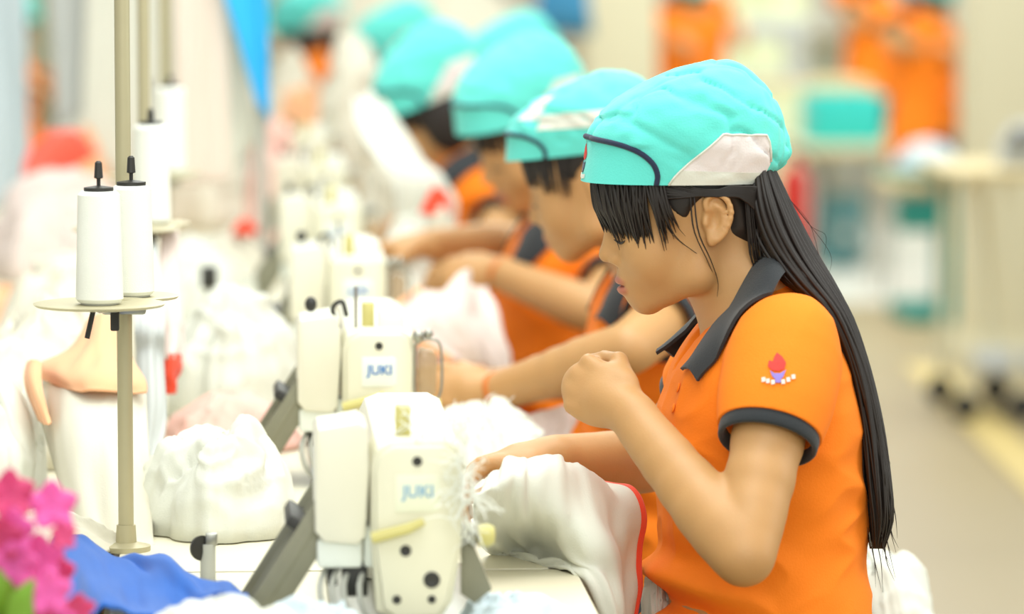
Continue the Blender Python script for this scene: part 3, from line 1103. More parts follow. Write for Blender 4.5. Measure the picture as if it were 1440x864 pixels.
# ---------------------------------------------------------------- worker in focus
def hang_hair(root, O, M, seed=5):
    """Bangs, side locks and the long loose tail of the nearest worker."""
    rnd = random.Random(seed)
    V, Q = hair_cap(root, O, M, 0.003)
    hair = link('hair', mesh_np('hair', V, Q), HAIR, root, 0)

    def w(f, l, u):
        return O + M @ Vector((f, l, u))
    st = []
    # bangs: swept across the forehead, longest over the near eye
    for i in range(230):
        ph = math.radians(rnd.uniform(-62, 64))
        tip = ph + math.radians(rnd.uniform(-4, 10)) * (1 if ph > 0 else -1)
        k = abs(math.degrees(ph))
        end = np.interp(k, [0, 20, 40, 55, 64], [-0.002, -0.017, -0.026, -0.022, -0.006]) + rnd.uniform(-0.008, 0.006)
        if rnd.random() < 0.12:
            end -= 0.012
        lay = rnd.uniform(0, 0.005)

        def p(a, u, bulge):
            aa = np.interp(u, [-0.03, 0.0, 0.05], [0.1015, 0.1085, 0.1150]) + bulge
            bb = np.interp(u, [-0.03, 0.0, 0.05], [0.0735, 0.0765, 0.0790]) + bulge
            return w(0.004 + aa * math.cos(a), bb * math.sin(a), u)
        pts = [p(ph, 0.055, 0.004 + lay), p(ph * 0.7 + tip * 0.3, 0.030, 0.006 + lay), p(ph * 0.35 + tip * 0.65, 0.008, 0.005 + lay), p(tip, end, 0.0005 + lay * 0.6)]
        st.append((pts, [0.0024, 0.0034, 0.0032, 0.0005]))
    # stray locks in front of the ear
    for a0, pts in enumerate([
            [(0.060, 0.072, 0.050), (0.058, 0.079, 0.018), (0.043, 0.0745, -0.016), (0.022, 0.070, -0.034), (0.012, 0.0665, -0.040)],
            [(0.064, 0.070, 0.050), (0.062, 0.076, 0.015), (0.048, 0.074, -0.012), (0.032, 0.071, -0.028)],
            [(0.058, 0.073, 0.050), (0.053, 0.080, 0.018), (0.040, 0.076, -0.006), (0.030, 0.072, -0.018)],
            [(0.022, 0.080, 0.030), (0.017, 0.082, -0.012), (0.002, 0.074, -0.044), (-0.008, 0.064, -0.070), (-0.008, 0.058, -0.088)],
            [(0.026, 0.080, 0.030), (0.022, 0.081, -0.010), (0.006, 0.073, -0.044), (-0.004, 0.064, -0.064)]]):
        for s in (1, -1):
            st.append(([w(f, s * l, u) for f, l, u in pts], [0.0016, 0.0018, 0.0012, 0.0008, 0.0003]))
    # side hair combed back over the temple to the nape
    for i in range(70):
        u0 = rnd.uniform(0.012, 0.036)
        for s in (1, -1):
            pts = [w(rnd.uniform(0.035, 0.07), s * 0.0765, u0 + 0.012), w(0.015, s * 0.0805, max(u0, 0.028)), w(-0.03, s * 0.0795, 0.026 + rnd.uniform(0, 0.012)),
                   w(-0.065, s * 0.066, 0.012 + rnd.uniform(-0.02, 0.02)), w(-0.095, s * 0.030, -0.03)]
            st.append((pts, [0.0012, 0.0026, 0.003, 0.003, 0.003]))
    me = strand_mesh('bangs', st, 5)
    link('bangs', me, HAIR, root, 0)
    # long tail
    st = []
    L = [(1052, 228), (1046, 292), (1062, 345), (1096, 392), (1146, 432), (1184, 506), (1203, 592), (1211, 680), (1218, 745), (1226, 788)]
    R = [(1084, 228), (1116, 292), (1142, 345), (1170, 392), (1202, 455), (1226, 530), (1243, 605), (1254, 680), (1256, 740), (1236, 792)]
    Yc = [4.99, 4.975, 4.965, 4.945, 4.935, 4.945, 4.955, 4.955, 4.955, 4.955]
    Yw = [0.050, 0.062, 0.05, 0.04, 0.035, 0.04, 0.045, 0.045, 0.04, 0.02]
    Lc = catmull([(a, b, 0) for a, b in L], 24)
    Rc = catmull([(a, b, 0) for a, b in R], 24)
    ys = np.interp(np.linspace(0, 9, 24), range(10), Yc)
    yw = np.interp(np.linspace(0, 9, 24), range(10), Yw)
    for i in range(340):
        a = rnd.uniform(0.03, 0.97)
        b = rnd.uniform(-1, 1)
        nend = rnd.choice([24, 24, 23, 22, 21, 20])
        wob = rnd.uniform(0, 6.28)
        pts = []
        for k in range(0, nend, 2):
            aa = a + 0.10 * math.sin(wob + k * 0.35) * (k / 24)
            aa = min(0.98, max(0.02, aa))
            px = Lc[k][0] * (1 - aa) + Rc[k][0] * aa
            py = Lc[k][1] * (1 - aa) + Rc[k][1] * aa
            dep = b * math.sqrt(max(0, 1 - (2 * aa - 1) ** 2))
            pts.append(at(px, py, ys[k] + dep * yw[k]))
        st.append((pts, [0.0034, 0.0042, 0.0038, 0.0032, 0.0022, 0.0004]))
    for i in range(26):                                  # wispy ends and flyaways
        k = rnd.randint(12, 22)
        x0 = Rc[k][0] - rnd.uniform(0, 22)
        y0 = Rc[k][1]
        yy = ys[k] + rnd.uniform(-0.03, 0.03)
        st.append(([at(x0, y0, yy), at(x0 + 4, y0 + 22, yy), at(x0 + rnd.uniform(4, 16), y0 + rnd.uniform(40, 62), yy)], [0.0012, 0.0009, 0.0002]))
    for x1, y1 in ((1165, 345), (1172, 372), (1160, 400)):
        st.append(([at(1110, 280, 4.95), at(1140, 318, 4.95), at(x1 - 4, y1 - 14, 4.95), at(x1 - 6, y1 + 14, 4.95)], [0.0004, 0.0005, 0.0005, 0.0002]))
    for i in range(60):                                  # fine hair behind the ear gathered into the tail
        s = 1 if i % 3 else -1
        a0 = rnd.uniform(-0.052, -0.036)
        u0 = rnd.uniform(-0.05, 0.03)
        st.append(([w(a0, s * 0.073, 0.036), w(a0 - 0.004, s * 0.071, u0 * 0.5 + 0.01), w(a0 - 0.012, s * 0.062, u0 - 0.01), w(-0.085, s * 0.02, u0 - 0.045)], [0.0012, 0.0016, 0.0016, 0.001]))
    link('long_tail', strand_mesh('long_tail', st, 5), HAIR, root, 0)
    return hair


def hand_dir(E, W, f, away, up):
    return Vector((-f, away, up))


O1 = at(998, 312, 4.93)
O1 = Vector((O1.x, 5.0, O1.z + 0.002))
M1 = frame(2, 0, 0)
near1 = (at(1108, 484, 4.855), at(1046, 782, 4.72), at(884, 580, 4.87), (-0.62, 0.62, 0.30), (0.25, 0.15, 0.95), (-0.6, -0.8, 0.2), (70, 80, 45))
far1 = (at(1050, 492, 5.14), at(912, 652, 5.25), at(772, 645, 5.14), (-0.95, -0.1, -0.12), (0.1, -1, 0.2), (0, 0, 1), (35, 40, 25))
NB1 = at(1058, 428, 5.0)
p1, body1, shirt1, info1 = worker(
    'woman in focus in orange polo and turquoise cap with long loose black hair, hand raised', (0.62, 5.0), O1, M1, NB1, near1, far1, vox=0.0023, seed=4)
cap_build(p1, O1, M1, 3, 1.0, 'mesh')
hang_hair(p1, O1, M1)
nI = [at(1082, 356, 5.0), at(1072, 358, 4.955), at(1050, 392, 4.936), at(1010, 466, 4.934), at(984, 505, 4.925), at(966, 524, 4.935)]
nO = [at(1112, 384, 5.0), at(1102, 384, 4.91), at(1080, 422, 4.875), at(1042, 476, 4.868), at(1018, 512, 4.880), at(1001, 540, 4.895)]
collar(shirt1, nI, nO, 5.0, tip=(-0.022, 0.0, 0.008))


def on_shirt(shirt, px, py, Y, off=0.0015):
    """Nearest cloth surface point along the sight line at about depth Y."""
    org = ORG[shirt.name]
    a = at(px, py, Y - 0.4) - org
    b = at(px, py, Y + 0.4) - org
    hit, loc, nrm, _ = shirt.ray_cast(a, (b - a).normalized())
    return (loc + nrm * off + org, nrm) if hit else (at(px, py, Y), Vector((0, -1, 0)))


def cloth_patch(shirt, pts, Y, m, name):
    c = (sum(p[0] for p in pts) / len(pts), sum(p[1] for p in pts) / len(pts))
    G = np.zeros((4, len(pts) + 1, 3))
    for i, k in enumerate((0, 0.34, 0.67, 1.0)):
        for j in range(len(pts) + 1):
            q = pts[j % len(pts)]
            G[i, j] = on_shirt(shirt, c[0] + (q[0] - c[0]) * k, c[1] + (q[1] - c[1]) * k, Y)[0]
    link(name, grid_mesh(name, G, thick=0.0008), m, shirt, 60)


bpy.context.view_layer.update()
cloth_patch(shirt1, [(1093, 497), (1100, 503), (1105, 511), (1103, 520), (1094, 523), (1086, 522), (1080, 516), (1082, 508), (1087, 510), (1089, 503)], 4.83, LOGOR, 'emblem_flame')
cloth_patch(shirt1, [(1083, 522), (1089, 526), (1097, 526), (1105, 521), (1101, 531), (1098, 534), (1098, 539), (1090, 539), (1090, 534), (1086, 530)], 4.83, LOGOV, 'emblem_base')
for i, (x, y) in enumerate([(1074, 535), (1080, 537), (1087, 538.5), (1101, 538), (1108, 535), (1115, 531)]):
    cloth_patch(shirt1, [(x - 2.6, y - 3), (x + 2.4, y - 3.6), (x + 2.8, y + 2.4), (x - 2.2, y + 3.2)], 4.83, WHITE, 'emblem_letter')
for x, y in ((955, 546), (948, 575), (946, 604)):
    p, nrm = on_shirt(shirt1, x, y, 4.95, 0.001)
    MB().lathe([(0.0005, 0), (0.0055, 0), (0.0055, 0.0012), (0.0035, 0.002), (0.0005, 0.0018)], p, 14, nrm.to_track_quat('Z', 'Y').to_matrix()).build('button', ORANGE, shirt1)
trousers(p1, 0.62, 5.0)
stool(0.62, 5.0, 'stool under the woman in focus')


# ---------------------------------------------------------------- the line behind her
def line_worker(label, mid, ear, rot, nb, near, far, dx, dz, lean, vox, hat, seed, fine=True, cheap=False, crown=1.0):
    M = frame(*rot)
    O = at(*ear) - M @ Vector((0, 0.075, 0))
    r, b, sh, inf = worker(label, (0.62 + dx, mid), O, M, at(*nb), near, far, dx, mid, lean, dz, vox, fine, 0.6, hat, seed=seed, cheap=cheap)
    cap_build(r, O, M, seed, 0.5, hat, crown)
    V, Q = hair_cap(r, O, M, 0.005, cheap)
    link('hair', mesh_np('hair', V, Q), HAIR, r, 0)
    st = []
    rnd = random.Random(seed)
    for i in range(170):
        ph = math.radians(rnd.uniform(-75, 75))
        e = rnd.uniform(0.000, 0.010) - 0.020 * min(1, max(0, abs(ph) - 0.5) / 0.6)
        q = [O + M @ Vector((0.004 + (0.113 if u > 0.02 else 0.108) * math.cos(ph), 0.079 * math.sin(ph), u)) for u in (0.055, 0.03, e)]
        st.append((q, [0.003, 0.0035, 0.0006]))
    link('bangs', strand_mesh('bangs', st, 5), HAIR, r, 0)
    d = at(*nb) - NB1
    nI_ = [p + d for p in nI]
    nO_ = [p + d for p in nO]
    collar(sh, nI_, nO_, mid)
    trousers(r, 0.62 + dx, mid)
    return r, b, sh, O, M


def bracelet(root, arm, m, k=0.97):
    E_, W_ = Vector(arm[1]), Vector(arm[2])
    me = ring(E_.lerp(W_, k), W_ - E_, 0.0255, 0.0255, 0.010, 0.0025, (0, 0, 1), 28)
    link('bracelet', me, m, root, 0)


WRISTB = mat('orange_cord', '#c9702c', rough=0.6)
near2 = (at(964, 424, 6.07), at(884, 492, 5.91), at(694, 553, 6.06), (-0.95, 0.25, 0.10), (0.1, 0.5, 0.9), (0, -1, 0.4), (30, 35, 25))
far2 = (at(955, 425, 6.33), at(850, 520, 6.42), at(720, 540, 6.32), (-0.95, -0.1, 0.0), (0.1, -1, 0.2), (0, 0, 1), (30, 35, 25))
r2, b2, s2, O2, M2 = line_worker('second woman of the line, white stripe on her cap, orange cord round her outstretched wrist', 6.2, (836, 256, 6.10), (-18, 7, 0),
                                 (926, 376, 6.2), near2, far2, 0.015, -0.035, -0.02, 0.0035, 'stripe', 7, crown=0.8)
bracelet(r2, near2, WRISTB)
near3 = (at(880, 372, 7.21), at(838, 440, 7.06), at(700, 383, 7.2), (-0.95, 0.2, -0.15), (0.1, 0.5, 0.9), (0, -1, 0.4), (30, 35, 25))
far3 = (at(830, 345, 7.5), at(705, 345, 7.56), at(600, 345, 7.45), (-0.95, -0.1, -0.1), (0.1, -1, 0.2), (0, 0, 1), (30, 35, 25))
r3, b3, s3, O3, M3 = line_worker('third woman of the line, head bowed, cord round her wrist, pink garment before her', 7.35, (786, 196, 7.28), (20, 14, 0),
                                 (800, 318, 7.35), near3, far3, -0.03, -0.06, -0.05, 0.0042, 'mesh', 11)
bracelet(r3, near3, WRISTB)
near4 = (at(722, 282, 8.38), at(690, 345, 8.28), at(600, 345, 8.36), (-0.95, 0.2, -0.15), (0.1, 0.5, 0.9), (0, -1, 0.4), (30, 35, 25))
far4 = (at(690, 270, 8.64), at(600, 310, 8.66), at(548, 330, 8.55), (-0.95, -0.1, -0.1), (0.1, -1, 0.2), (0, 0, 1), (30, 35, 25))
r4, b4, s4, O4, M4 = line_worker('fourth woman of the line, bent low with black hair below her cap', 8.5, (648, 158, 8.43), (8, 22, 0),
                                 (682, 222, 8.5), near4, far4, -0.10, -0.03, -0.10, 0.0048, 'mesh', 15, fine=False, cheap=True)
near5 = (at(800, 150, 9.56), at(770, 225, 9.46), at(690, 240, 9.5), (-0.95, 0.2, -0.15), (0.1, 0.5, 0.9), (0, -1, 0.4), (30, 35, 25))
far5 = (at(800, 150, 9.84), at(760, 225, 9.9), at(690, 235, 9.8), (-0.95, -0.1, -0.1), (0.1, -1, 0.2), (0, 0, 1), (30, 35, 25))
r5, b5, s5, O5, M5 = line_worker('fifth woman of the line, her blurred cap showing above the third cap', 9.7, (738, 132, 9.63), (0, 5, 0),
                                 (768, 162, 9.7), near5, far5, 0.03, 0.0, 0.0, 0.0055, 'mesh', 19, fine=False, cheap=True)
for i, (yy, xx) in enumerate(((6.2, 0.635), (7.35, 0.59), (8.5, 0.52), (9.7, 0.65))):
    stool(xx, yy, 'stool under the %s woman of the line' % ('second', 'third', 'fourth', 'fifth')[i])


def far_worker(label, px, py, Y, rz, group=None):
    """A copy of the fifth worker with its head where pixel (px,py) shows it at depth Y, turned by rz."""
    c = copy_tree(r5)
    off = Matrix.Rotation(rz, 3, 'Z') @ (O5 - r5.location)
    c.location = (at(px, py, Y).x - off.x, Y - off.y, 0)
    c.rotation_euler = (0, 0, rz)
    c['label'] = label
    st = stool(0.0, 0.0, 'stool under the ' + label.split(',')[0])
    st.location = c.location
    return c


far_worker('sixth woman of the line, pale cap near the top edge left of the fourth cap', 572, 72, 10.95, 0.0)
far_worker('far woman with dark hair, behind the peach garments at the top', 442, 52, 13.2, 0.3)
far_worker('woman facing right, seated across the far left tables', -6, 40, 14.4, math.pi)
far_worker('far worker in orange polo, her back beyond the turquoise crate', 1300, -62, 17.6, math.pi - 0.5)
far_worker('farther worker in orange polo, left of the other one by the crate', 1222, -40, 21.0, math.pi - 0.2)
far_worker('far worker in orange between the pillar and the cream cabinet', 968, -75, 18.6, 1.9)


# ---------------------------------------------------------------- tables
TZ = 0.847                                  # table height
XE = 0.383                                  # worker-side edge of the right run


def sewing_table(x0, x1, y0, y1, label, group=None, name='sewing_table', top=TOPM, edge=EDGEM, h=TZ):
    t = thing(name, label, 'table', ((x0 + x1) / 2, (y0 + y1) / 2, 0), group)
    MB().box(((x0 + x1) / 2, (y0 + y1) / 2, h - 0.003), (x1 - x0, y1 - y0, 0.006), bevel=0.002).build('table_top', top, t)
    MB().box(((x0 + x1) / 2, (y0 + y1) / 2, h - 0.022), (x1 - x0 - 0.001, y1 - y0 - 0.001, 0.0315)).build('edge_band', edge, t)
    for sx in (x0 + 0.05, x1 - 0.05):
        for sy in (y0 + 0.07, y1 - 0.07):
            MB().box((sx, sy, (h - 0.04) / 2), (0.04, 0.04, h - 0.04), bevel=0.005).build('leg', LEGM, t)
    MB().box(((x0 + x1) / 2, (y0 + y1) / 2, 0.16), (0.04, y1 - y0 - 0.1, 0.04)).build('stretcher', LEGM, t)
    return t


PITCHY = 1.135
names = ['nearest', 'second', 'third', 'fourth', 'fifth', 'sixth', 'seventh']
for i in range(7):
    y0 = 4.92 + PITCHY * (i - 1)
    yl = 5.12 + PITCHY * (i - 1)
    sewing_table(-0.13, XE if i < 6 else 0.27, y0, y0 + PITCHY - 0.012, ['sewing table at the bottom edge, under the nearest machine and blue garment', 'sewing table in front of the woman in focus', 'sewing table in front of the second woman',
                 'sewing table in front of the third woman', 'sewing table in front of the fourth woman', 'sewing table in front of the fifth woman', 'sewing table at the far end of the line of women'][i], 'sewing tables of the women')
    sewing_table(-0.69, -0.142, yl, yl + PITCHY - 0.012, ['facing table left of the machines, below the pink orchids', 'facing table under the white garment beside the pole', 'facing table under the peach garment',
                 'facing table behind the peach garment', 'facing table under the red-edged heap at left', 'facing table where the woman facing right sits', 'facing table at the far left end'][i], 'facing sewing tables')


# ---------------------------------------------------------------- sewing machines
def text_mesh(s, size, depth=0.0006):
    cu = bpy.data.curves.new('lettering', 'FONT')
    cu.body = s
    cu.size = size
    cu.align_x, cu.align_y = 'CENTER', 'CENTER'
    cu.extrude = depth
    cu.offset = size * 0.018
    o = bpy.data.objects.new('lettering', cu)
    C.objects.link(o)
    dg = bpy.context.evaluated_depsgraph_get()
    me = bpy.data.meshes.new_from_object(o.evaluated_get(dg))
    bpy.data.objects.remove(o)
    return me


def sewing_machine(x, y, label, guard=True):
    """Needle end at y, arm running away along +y, worker on the +x side."""
    B = Vector((x, y, TZ))
    bed = TZ - 0.75                            # local height of the table top
    t = thing('sewing_machine', label, 'sewing machine', B, 'sewing machines of the line')
    TB = Matrix.Translation((x, y, 0.75))

    def add(mb, name, m, parent=None, sharp=35):
        me = mb.mesh(name)
        me.transform(TB)
        return link(name, me, m, parent or t, sharp)
    add(MB().box((0, 0.20, bed + 0.004), (0.17, 0.52, 0.008), bevel=0.003), 'bed_plate', STEEL)
    arm = [(-0.047, 0.205), (-0.047, 0.278), (-0.040, 0.294), (-0.025, 0.300), (0.030, 0.300), (0.043, 0.293), (0.048, 0.276), (0.046, 0.205), (0.036, 0.195), (-0.036, 0.195)]
    body = add(MB().prism(arm, 0.012, 0.44, bevel=0.006), 'machine_arm', CREAM)
    add(MB().box((0, 0.39, 0.152), (0.092, 0.11, 0.10), bevel=0.014), 'machine_column', CREAM, body)
    head = [(-0.042, 0.126), (-0.046, 0.19), (-0.0465, 0.274), (-0.041, 0.291), (-0.026, 0.299), (0.030, 0.299), (0.042, 0.291), (0.0475, 0.272), (0.045, 0.19), (0.036, 0.135), (0.024, 0.118), (-0.022, 0.116)]
    add(MB().prism(head, 0.0, 0.085, bevel=0.005), 'needle_head', CREAM_D, body)
    fp = [(-0.034, 0.130), (-0.0415, 0.19), (-0.042, 0.272), (-0.036, 0.287), (-0.024, 0.295), (0.028, 0.295), (0.038, 0.287), (0.043, 0.270), (0.041, 0.19), (0.030, 0.138), (0.021, 0.122), (-0.020, 0.120)]
    face = add(MB().prism(fp, -0.010, 0.004, bevel=0.004), 'face_plate', CREAM_D)
    for sx, sz, r in ((0.0, 0.280, 0.0050), (-0.012, 0.189, 0.0058), (0.0145, 0.159, 0.0085), (-0.021, 0.139, 0.0045), (0.0145, 0.139, 0.0042)):
        add(MB().lathe([(r * 0.4, 0), (r, 0.0), (r, 0.0016), (r * 0.75, 0.0024), (r * 0.3, 0.0012)], (sx, -0.0095, sz), 16, RX90), 'screw', DARK, face)
    lab = [(-0.022, 0.228), (-0.022, 0.266), (0.019, 0.266), (0.022, 0.262), (0.022, 0.232), (0.018, 0.228)]
    add(MB().prism(lab, -0.0112, -0.009, bevel=0.0005), 'label_plate', LABELM if guard else LABELF, face)
    me = text_mesh('JUKI', 0.0172)
    me.transform(TB @ Matrix.Translation((0.001, -0.0116, 0.249)) @ RX90.to_4x4())
    link('lettering', me, LOGOB if guard else LOGOF, face, 0)
    # thread take-up lever and olive rod across the face
    add(MB().tube([(-0.046, -0.016, 0.203), (-0.01, -0.020, 0.213), (0.006, -0.018, 0.220)], [0.006, 0.0055, 0.004], 10), 'thread_lever', OLIVE)
    add(MB().box((-0.020, -0.006, 0.265), (0.005, 0.006, 0.045), bevel=0.001), 'take_up_lever', STEEL)
    # needle bar, presser foot
    add(MB().tube([(-0.004, 0.03, 0.125), (-0.004, 0.03, bed + 0.012)], 0.004, 10), 'needle_bar', STEEL)
    add(MB().tube([(0.008, 0.03, 0.125), (0.008, 0.03, bed + 0.014)], 0.0035, 10).box((0.004, 0.025, bed + 0.012), (0.022, 0.035, 0.006), bevel=0.001), 'presser_foot', STEEL)
    # box behind the head on the far side of the worker
    bx = [(-0.103, 0.206), (-0.103, 0.305), (-0.099, 0.311), (-0.058, 0.318), (-0.050, 0.312), (-0.047, 0.27), (-0.052, 0.20), (-0.060, 0.192), (-0.094, 0.195)]
    box = add(MB().prism(bx, 0.010, 0.12, bevel=0.004), 'control_box', CREAM)
    add(MB().box((-0.078, 0.055, 0.182), (0.046, 0.07, 0.030), bevel=0.004), 'connector', LABELM, box)
    add(MB().box((-0.046, 0.05, 0.188), (0.014, 0.05, 0.042), bevel=0.003), 'connector', LABELM, box)
    add(MB().box((-0.062, 0.05, 0.152), (0.026, 0.04, 0.032), bevel=0.002).box((-0.085, 0.05, 0.158), (0.010, 0.03, 0.022), bevel=0.001), 'black_switch', DARK, box)
    for dx in (-0.090, -0.078, -0.066, -0.05):
        add(MB().tube([(dx, 0.045, 0.166), (dx - 0.008, 0.02, 0.15), (dx - 0.004, 0.015, 0.125), (dx + 0.012, 0.03, bed + 0.003)], 0.0032, 6, smooth=10), 'cable', LEGM, box)
    # slanting trough down to the table
    d = Vector((0.064, 0, 0.1)).normalized()
    L = 0.175
    base = Vector((-0.174, 0.0, bed + 0.006))
    rot = Matrix.Rotation(math.atan2(0.064, 0.1), 3, 'Y')
    mid = base + d * (L / 2)
    tr = add(MB().box(mid + Vector((0.004, 0.10, 0.004)), (0.010, 0.15, L), rot, 0.002), 'slanting_trough', KHAKI)
    for yy in (0.030, 0.172):
        add(MB().box(mid + Vector((0.006, yy, 0)), (0.034, 0.008, L), rot, 0.002), 'trough_wall', KHAKI, tr)
    for yy in (0.075, 0.120):
        add(MB().box(mid + Vector((-0.002, yy, 0.0)), (0.012, 0.006, L), rot, 0.001), 'trough_rib', KHAKI, tr)
    add(MB().box((-0.105, 0.09, 0.20), (0.06, 0.12, 0.012), rot, 0.002), 'trough_bracket', DARK, tr)
    # tension assembly and guides on the worker side and on top
    ten = MB().lathe([(0.004, 0), (0.013, 0.001), (0.014, 0.004), (0.009, 0.006), (0.009, 0.010), (0.0135, 0.013), (0.0135, 0.016), (0.004, 0.022)], (0.044, 0.03, 0.20), 20, RY90)
    tn = add(ten, 'tension_disc', STEEL)
    add(MB().lathe([(0.003, 0), (0.011, 0.002), (0.012, 0.012), (0.009, 0.018), (0.003, 0.019)], (0.062, 0.03, 0.198), 18, RY90), 'tension_knob', OLIVE, tn)
    add(MB().prism([(0.046, 0.195), (0.056, 0.196), (0.066, 0.172), (0.078, 0.142), (0.060, 0.128), (0.046, 0.138)], 0.03, 0.036, bevel=0.001), 'knee_flap', KHAKI)
    add(MB().box((-0.012, 0.05, 0.314), (0.016, 0.02, 0.034), bevel=0.003), 'guide_post', OLIVE)
    if guard:
        add(MB().box((0.017, 0.045, 0.310), (0.034, 0.035, 0.024), bevel=0.003), 'thread_guide', LABELM)
        add(MB().tube([(-0.028, 0.035, 0.295), (-0.028, 0.035, 0.352)], 0.0022, 8), 'guide_pin', STEEL)
        add(MB().tube([(-0.050, 0.03, 0.300), (-0.058, 0.02, 0.325), (-0.046, 0.02, 0.334), (-0.040, 0.03, 0.315)], 0.003, 8, smooth=14), 'thread_hook', DARK)
        add(MB().ball((-0.085, 0.05, 0.328), (0.008, 0.008, 0.010), None, 14, 8), 'black_knob', DARK)
    # handwheel at the far end
    add(MB().lathe([(0.01, 0), (0.042, 0.002), (0.046, 0.008), (0.046, 0.026), (0.040, 0.032), (0.012, 0.030)], (0, 0.475, 0.25), 32, RX90), 'handwheel', STEEL)
    if guard:
        P = [(0.046, -0.004, 0.282), (0.062, -0.006, 0.288), (0.077, -0.006, 0.282), (0.080, -0.006, 0.25), (0.077, -0.006, 0.216), (0.062, -0.006, 0.210), (0.047, -0.004, 0.216), (0.046, -0.004, 0.25), (0.046, -0.004, 0.282)]
        g = add(MB().tube(P, 0.0018, 8, smooth=40), 'guard_frame', STEEL)
        add(MB().prism([(0.050, 0.214), (0.050, 0.268), (0.054, 0.275), (0.070, 0.272), (0.074, 0.262), (0.073, 0.22), (0.066, 0.212)], 0.0, 0.03, bevel=0.004), 'guard_pane', AMBER, g)
        add(MB().ball((0.050, -0.006, 0.292), (0.008, 0.007, 0.008), None, 12, 8).ball((0.063, -0.006, 0.295), (0.006, 0.006, 0.006), None, 12, 8)
            .tube([(0.046, 0, 0.29), (0.066, 0, 0.294)], 0.003, 6), 'guard_bracket', STEEL, g)
    return t


MX = 0.186
mlabels = ['cream sewing machine nearest the camera, screw-studded face plate beside loose white cloth',
           'second sewing machine from the camera, crisp blue lettering and amber guard',
           'third sewing machine from the camera, blurred blue lettering',
           'fourth sewing machine from the camera, before the third woman\'s hands',
           'fifth sewing machine from the camera, blurred beside tall white garments',
           'sixth sewing machine from the camera, farthest seen in the line']
m0 = sewing_machine(MX, 4.45, mlabels[0], guard=False)
m1 = sewing_machine(MX, 5.60, mlabels[1])
for i in range(2, 6):
    c = copy_tree(m1)
    c.location = (MX + (0, 0, 0.006, 0.004, 0.006, -0.004)[i], 5.60 + (i - 1) * 1.13, TZ)
    c['label'] = mlabels[i]


# ---------------------------------------------------------------- thread stands and cones
def thread_stand(x, y, label):
    B = Vector((x, y, TZ))
    t = thing('thread_stand', label, 'thread stand', B, 'thread stands')

    def add(mb, name, m, parent=None):
        me = mb.mesh(name)
        me.transform(Matrix.Translation(B))
        return link(name, me, m, parent or t, 35)
    add(MB().lathe([(0.004, 0), (0.028, 0), (0.028, 0.006), (0.012, 0.010), (0.011, 0.03)], (0, 0, 0), 20), 'base_flange', POLEM)
    add(MB().tube([(0, 0, 0.008), (0, 0, 0.96)], 0.0090, 14), 'pole', POLEM)
    arm = add(MB().box((0, 0, 0.283), (0.05, 0.05, 0.016), bevel=0.003).tube([(0, 0, 0.283), (-0.024, -0.14, 0.295)], 0.007, 8).tube([(0, 0, 0.283), (0.010, -0.046, 0.293)], 0.007, 8), 'plate_arm', STEEL)
    add(MB().tube([(-0.032, -0.12, 0.288), (-0.039, -0.12, 0.258)], 0.003, 8), 'clamp_screw', DARK, arm)
    add(MB().box((-0.010, -0.036, 0.271), (0.010, 0.010, 0.026), bevel=0.002), 'clamp_nut', DARK, arm)
    for (ax, ay, r) in ((-0.024, -0.14, 0.074), (0.010, -0.046, 0.054)):
        p = add(MB().lathe([(0.004, 0.0), (r * 0.5, -0.001), (r - 0.003, 0.001), (r, 0.004), (r - 0.004, 0.005), (r * 0.5, 0.003), (0.004, 0.003)], (ax, ay, 0.295), 40), 'cone_plate', POLEM)
        add(MB().tube([(ax, ay, 0.295), (ax, ay, 0.446)], 0.0022, 8).lathe([(0.002, 0), (0.005, 0.001), (0.004, 0.018), (0.002, 0.02)], (ax, ay, 0.438), 10), 'spindle', DARK, p)
    add(MB().tube([(0, 0, 0.93), (-0.024, -0.14, 0.945)], 0.005, 8).tube([(0, 0, 0.93), (0.010, -0.046, 0.945)], 0.005, 8), 'thread_guide_arm', STEEL)
    return t


def thread_cone(x, y, z, label, h=0.126, r0=0.027, r1=0.024, cat='thread cone'):
    B = Vector((x, y, z))
    t = thing('thread_cone', label, cat, B, 'white thread cones')

    def add(mb, name, m):
        me = mb.mesh(name)
        me.transform(Matrix.Translation(B))
        return link(name, me, m, t, 35)
    add(MB().lathe([(0.006, 0.002), (r0 - 0.003, 0.002), (r0, 0.006), (r1, h - 0.004), (r1 - 0.004, h), (0.006, h)], (0, 0, 0), 32), 'thread_winding', THREADM)
    add(MB().lathe([(0.004, 0), (r0 * 0.8, 0), (r0 * 0.8, 0.003), (0.004, 0.003)], (0, 0, 0), 24), 'cone_foot', LEGM)
    add(MB().lathe([(0.003, h - 0.001), (0.0165, h - 0.001), (0.0165, h + 0.004), (0.004, h + 0.006)], (0, 0, 0), 24), 'cone_cap', DARK)
    return t


SX = at(177, 700, 5.08).x
stands = []
for i, lb in enumerate(['thread stand nearest the camera, its long pole rising from behind the blue garment', 'second thread stand, just right of and behind the nearest pole',
                        'third thread stand, blurred behind the other two']):
    if i == 0:
        s0 = thread_stand(SX, 5.08, lb)
        s = s0
    else:
        s = copy_tree(s0)
        s.location = (at((0, 203, 232)[i], 200, (0, 6.2, 7.33)[i]).x, (0, 6.2, 7.33)[i], TZ)
        s['label'] = lb
    stands.append(s)
ZP = TZ + 0.2985
l0 = stands[0].location
thread_cone(l0.x - 0.024, l0.y - 0.14, ZP, 'white thread cone in front on the nearest stand, dark cap on top', h=0.126, r0=0.0265, r1=0.0235)
thread_cone(l0.x + 0.010, l0.y - 0.046, ZP, 'white thread cone against the pole, behind the front cone on the nearest stand', h=0.126, r0=0.0255, r1=0.0225)
l1 = stands[1].location
thread_cone(l1.x + 0.010, l1.y - 0.046, ZP, 'white thread cone on the second stand, just right of the nearest pole', h=0.137)
l2 = stands[2].location
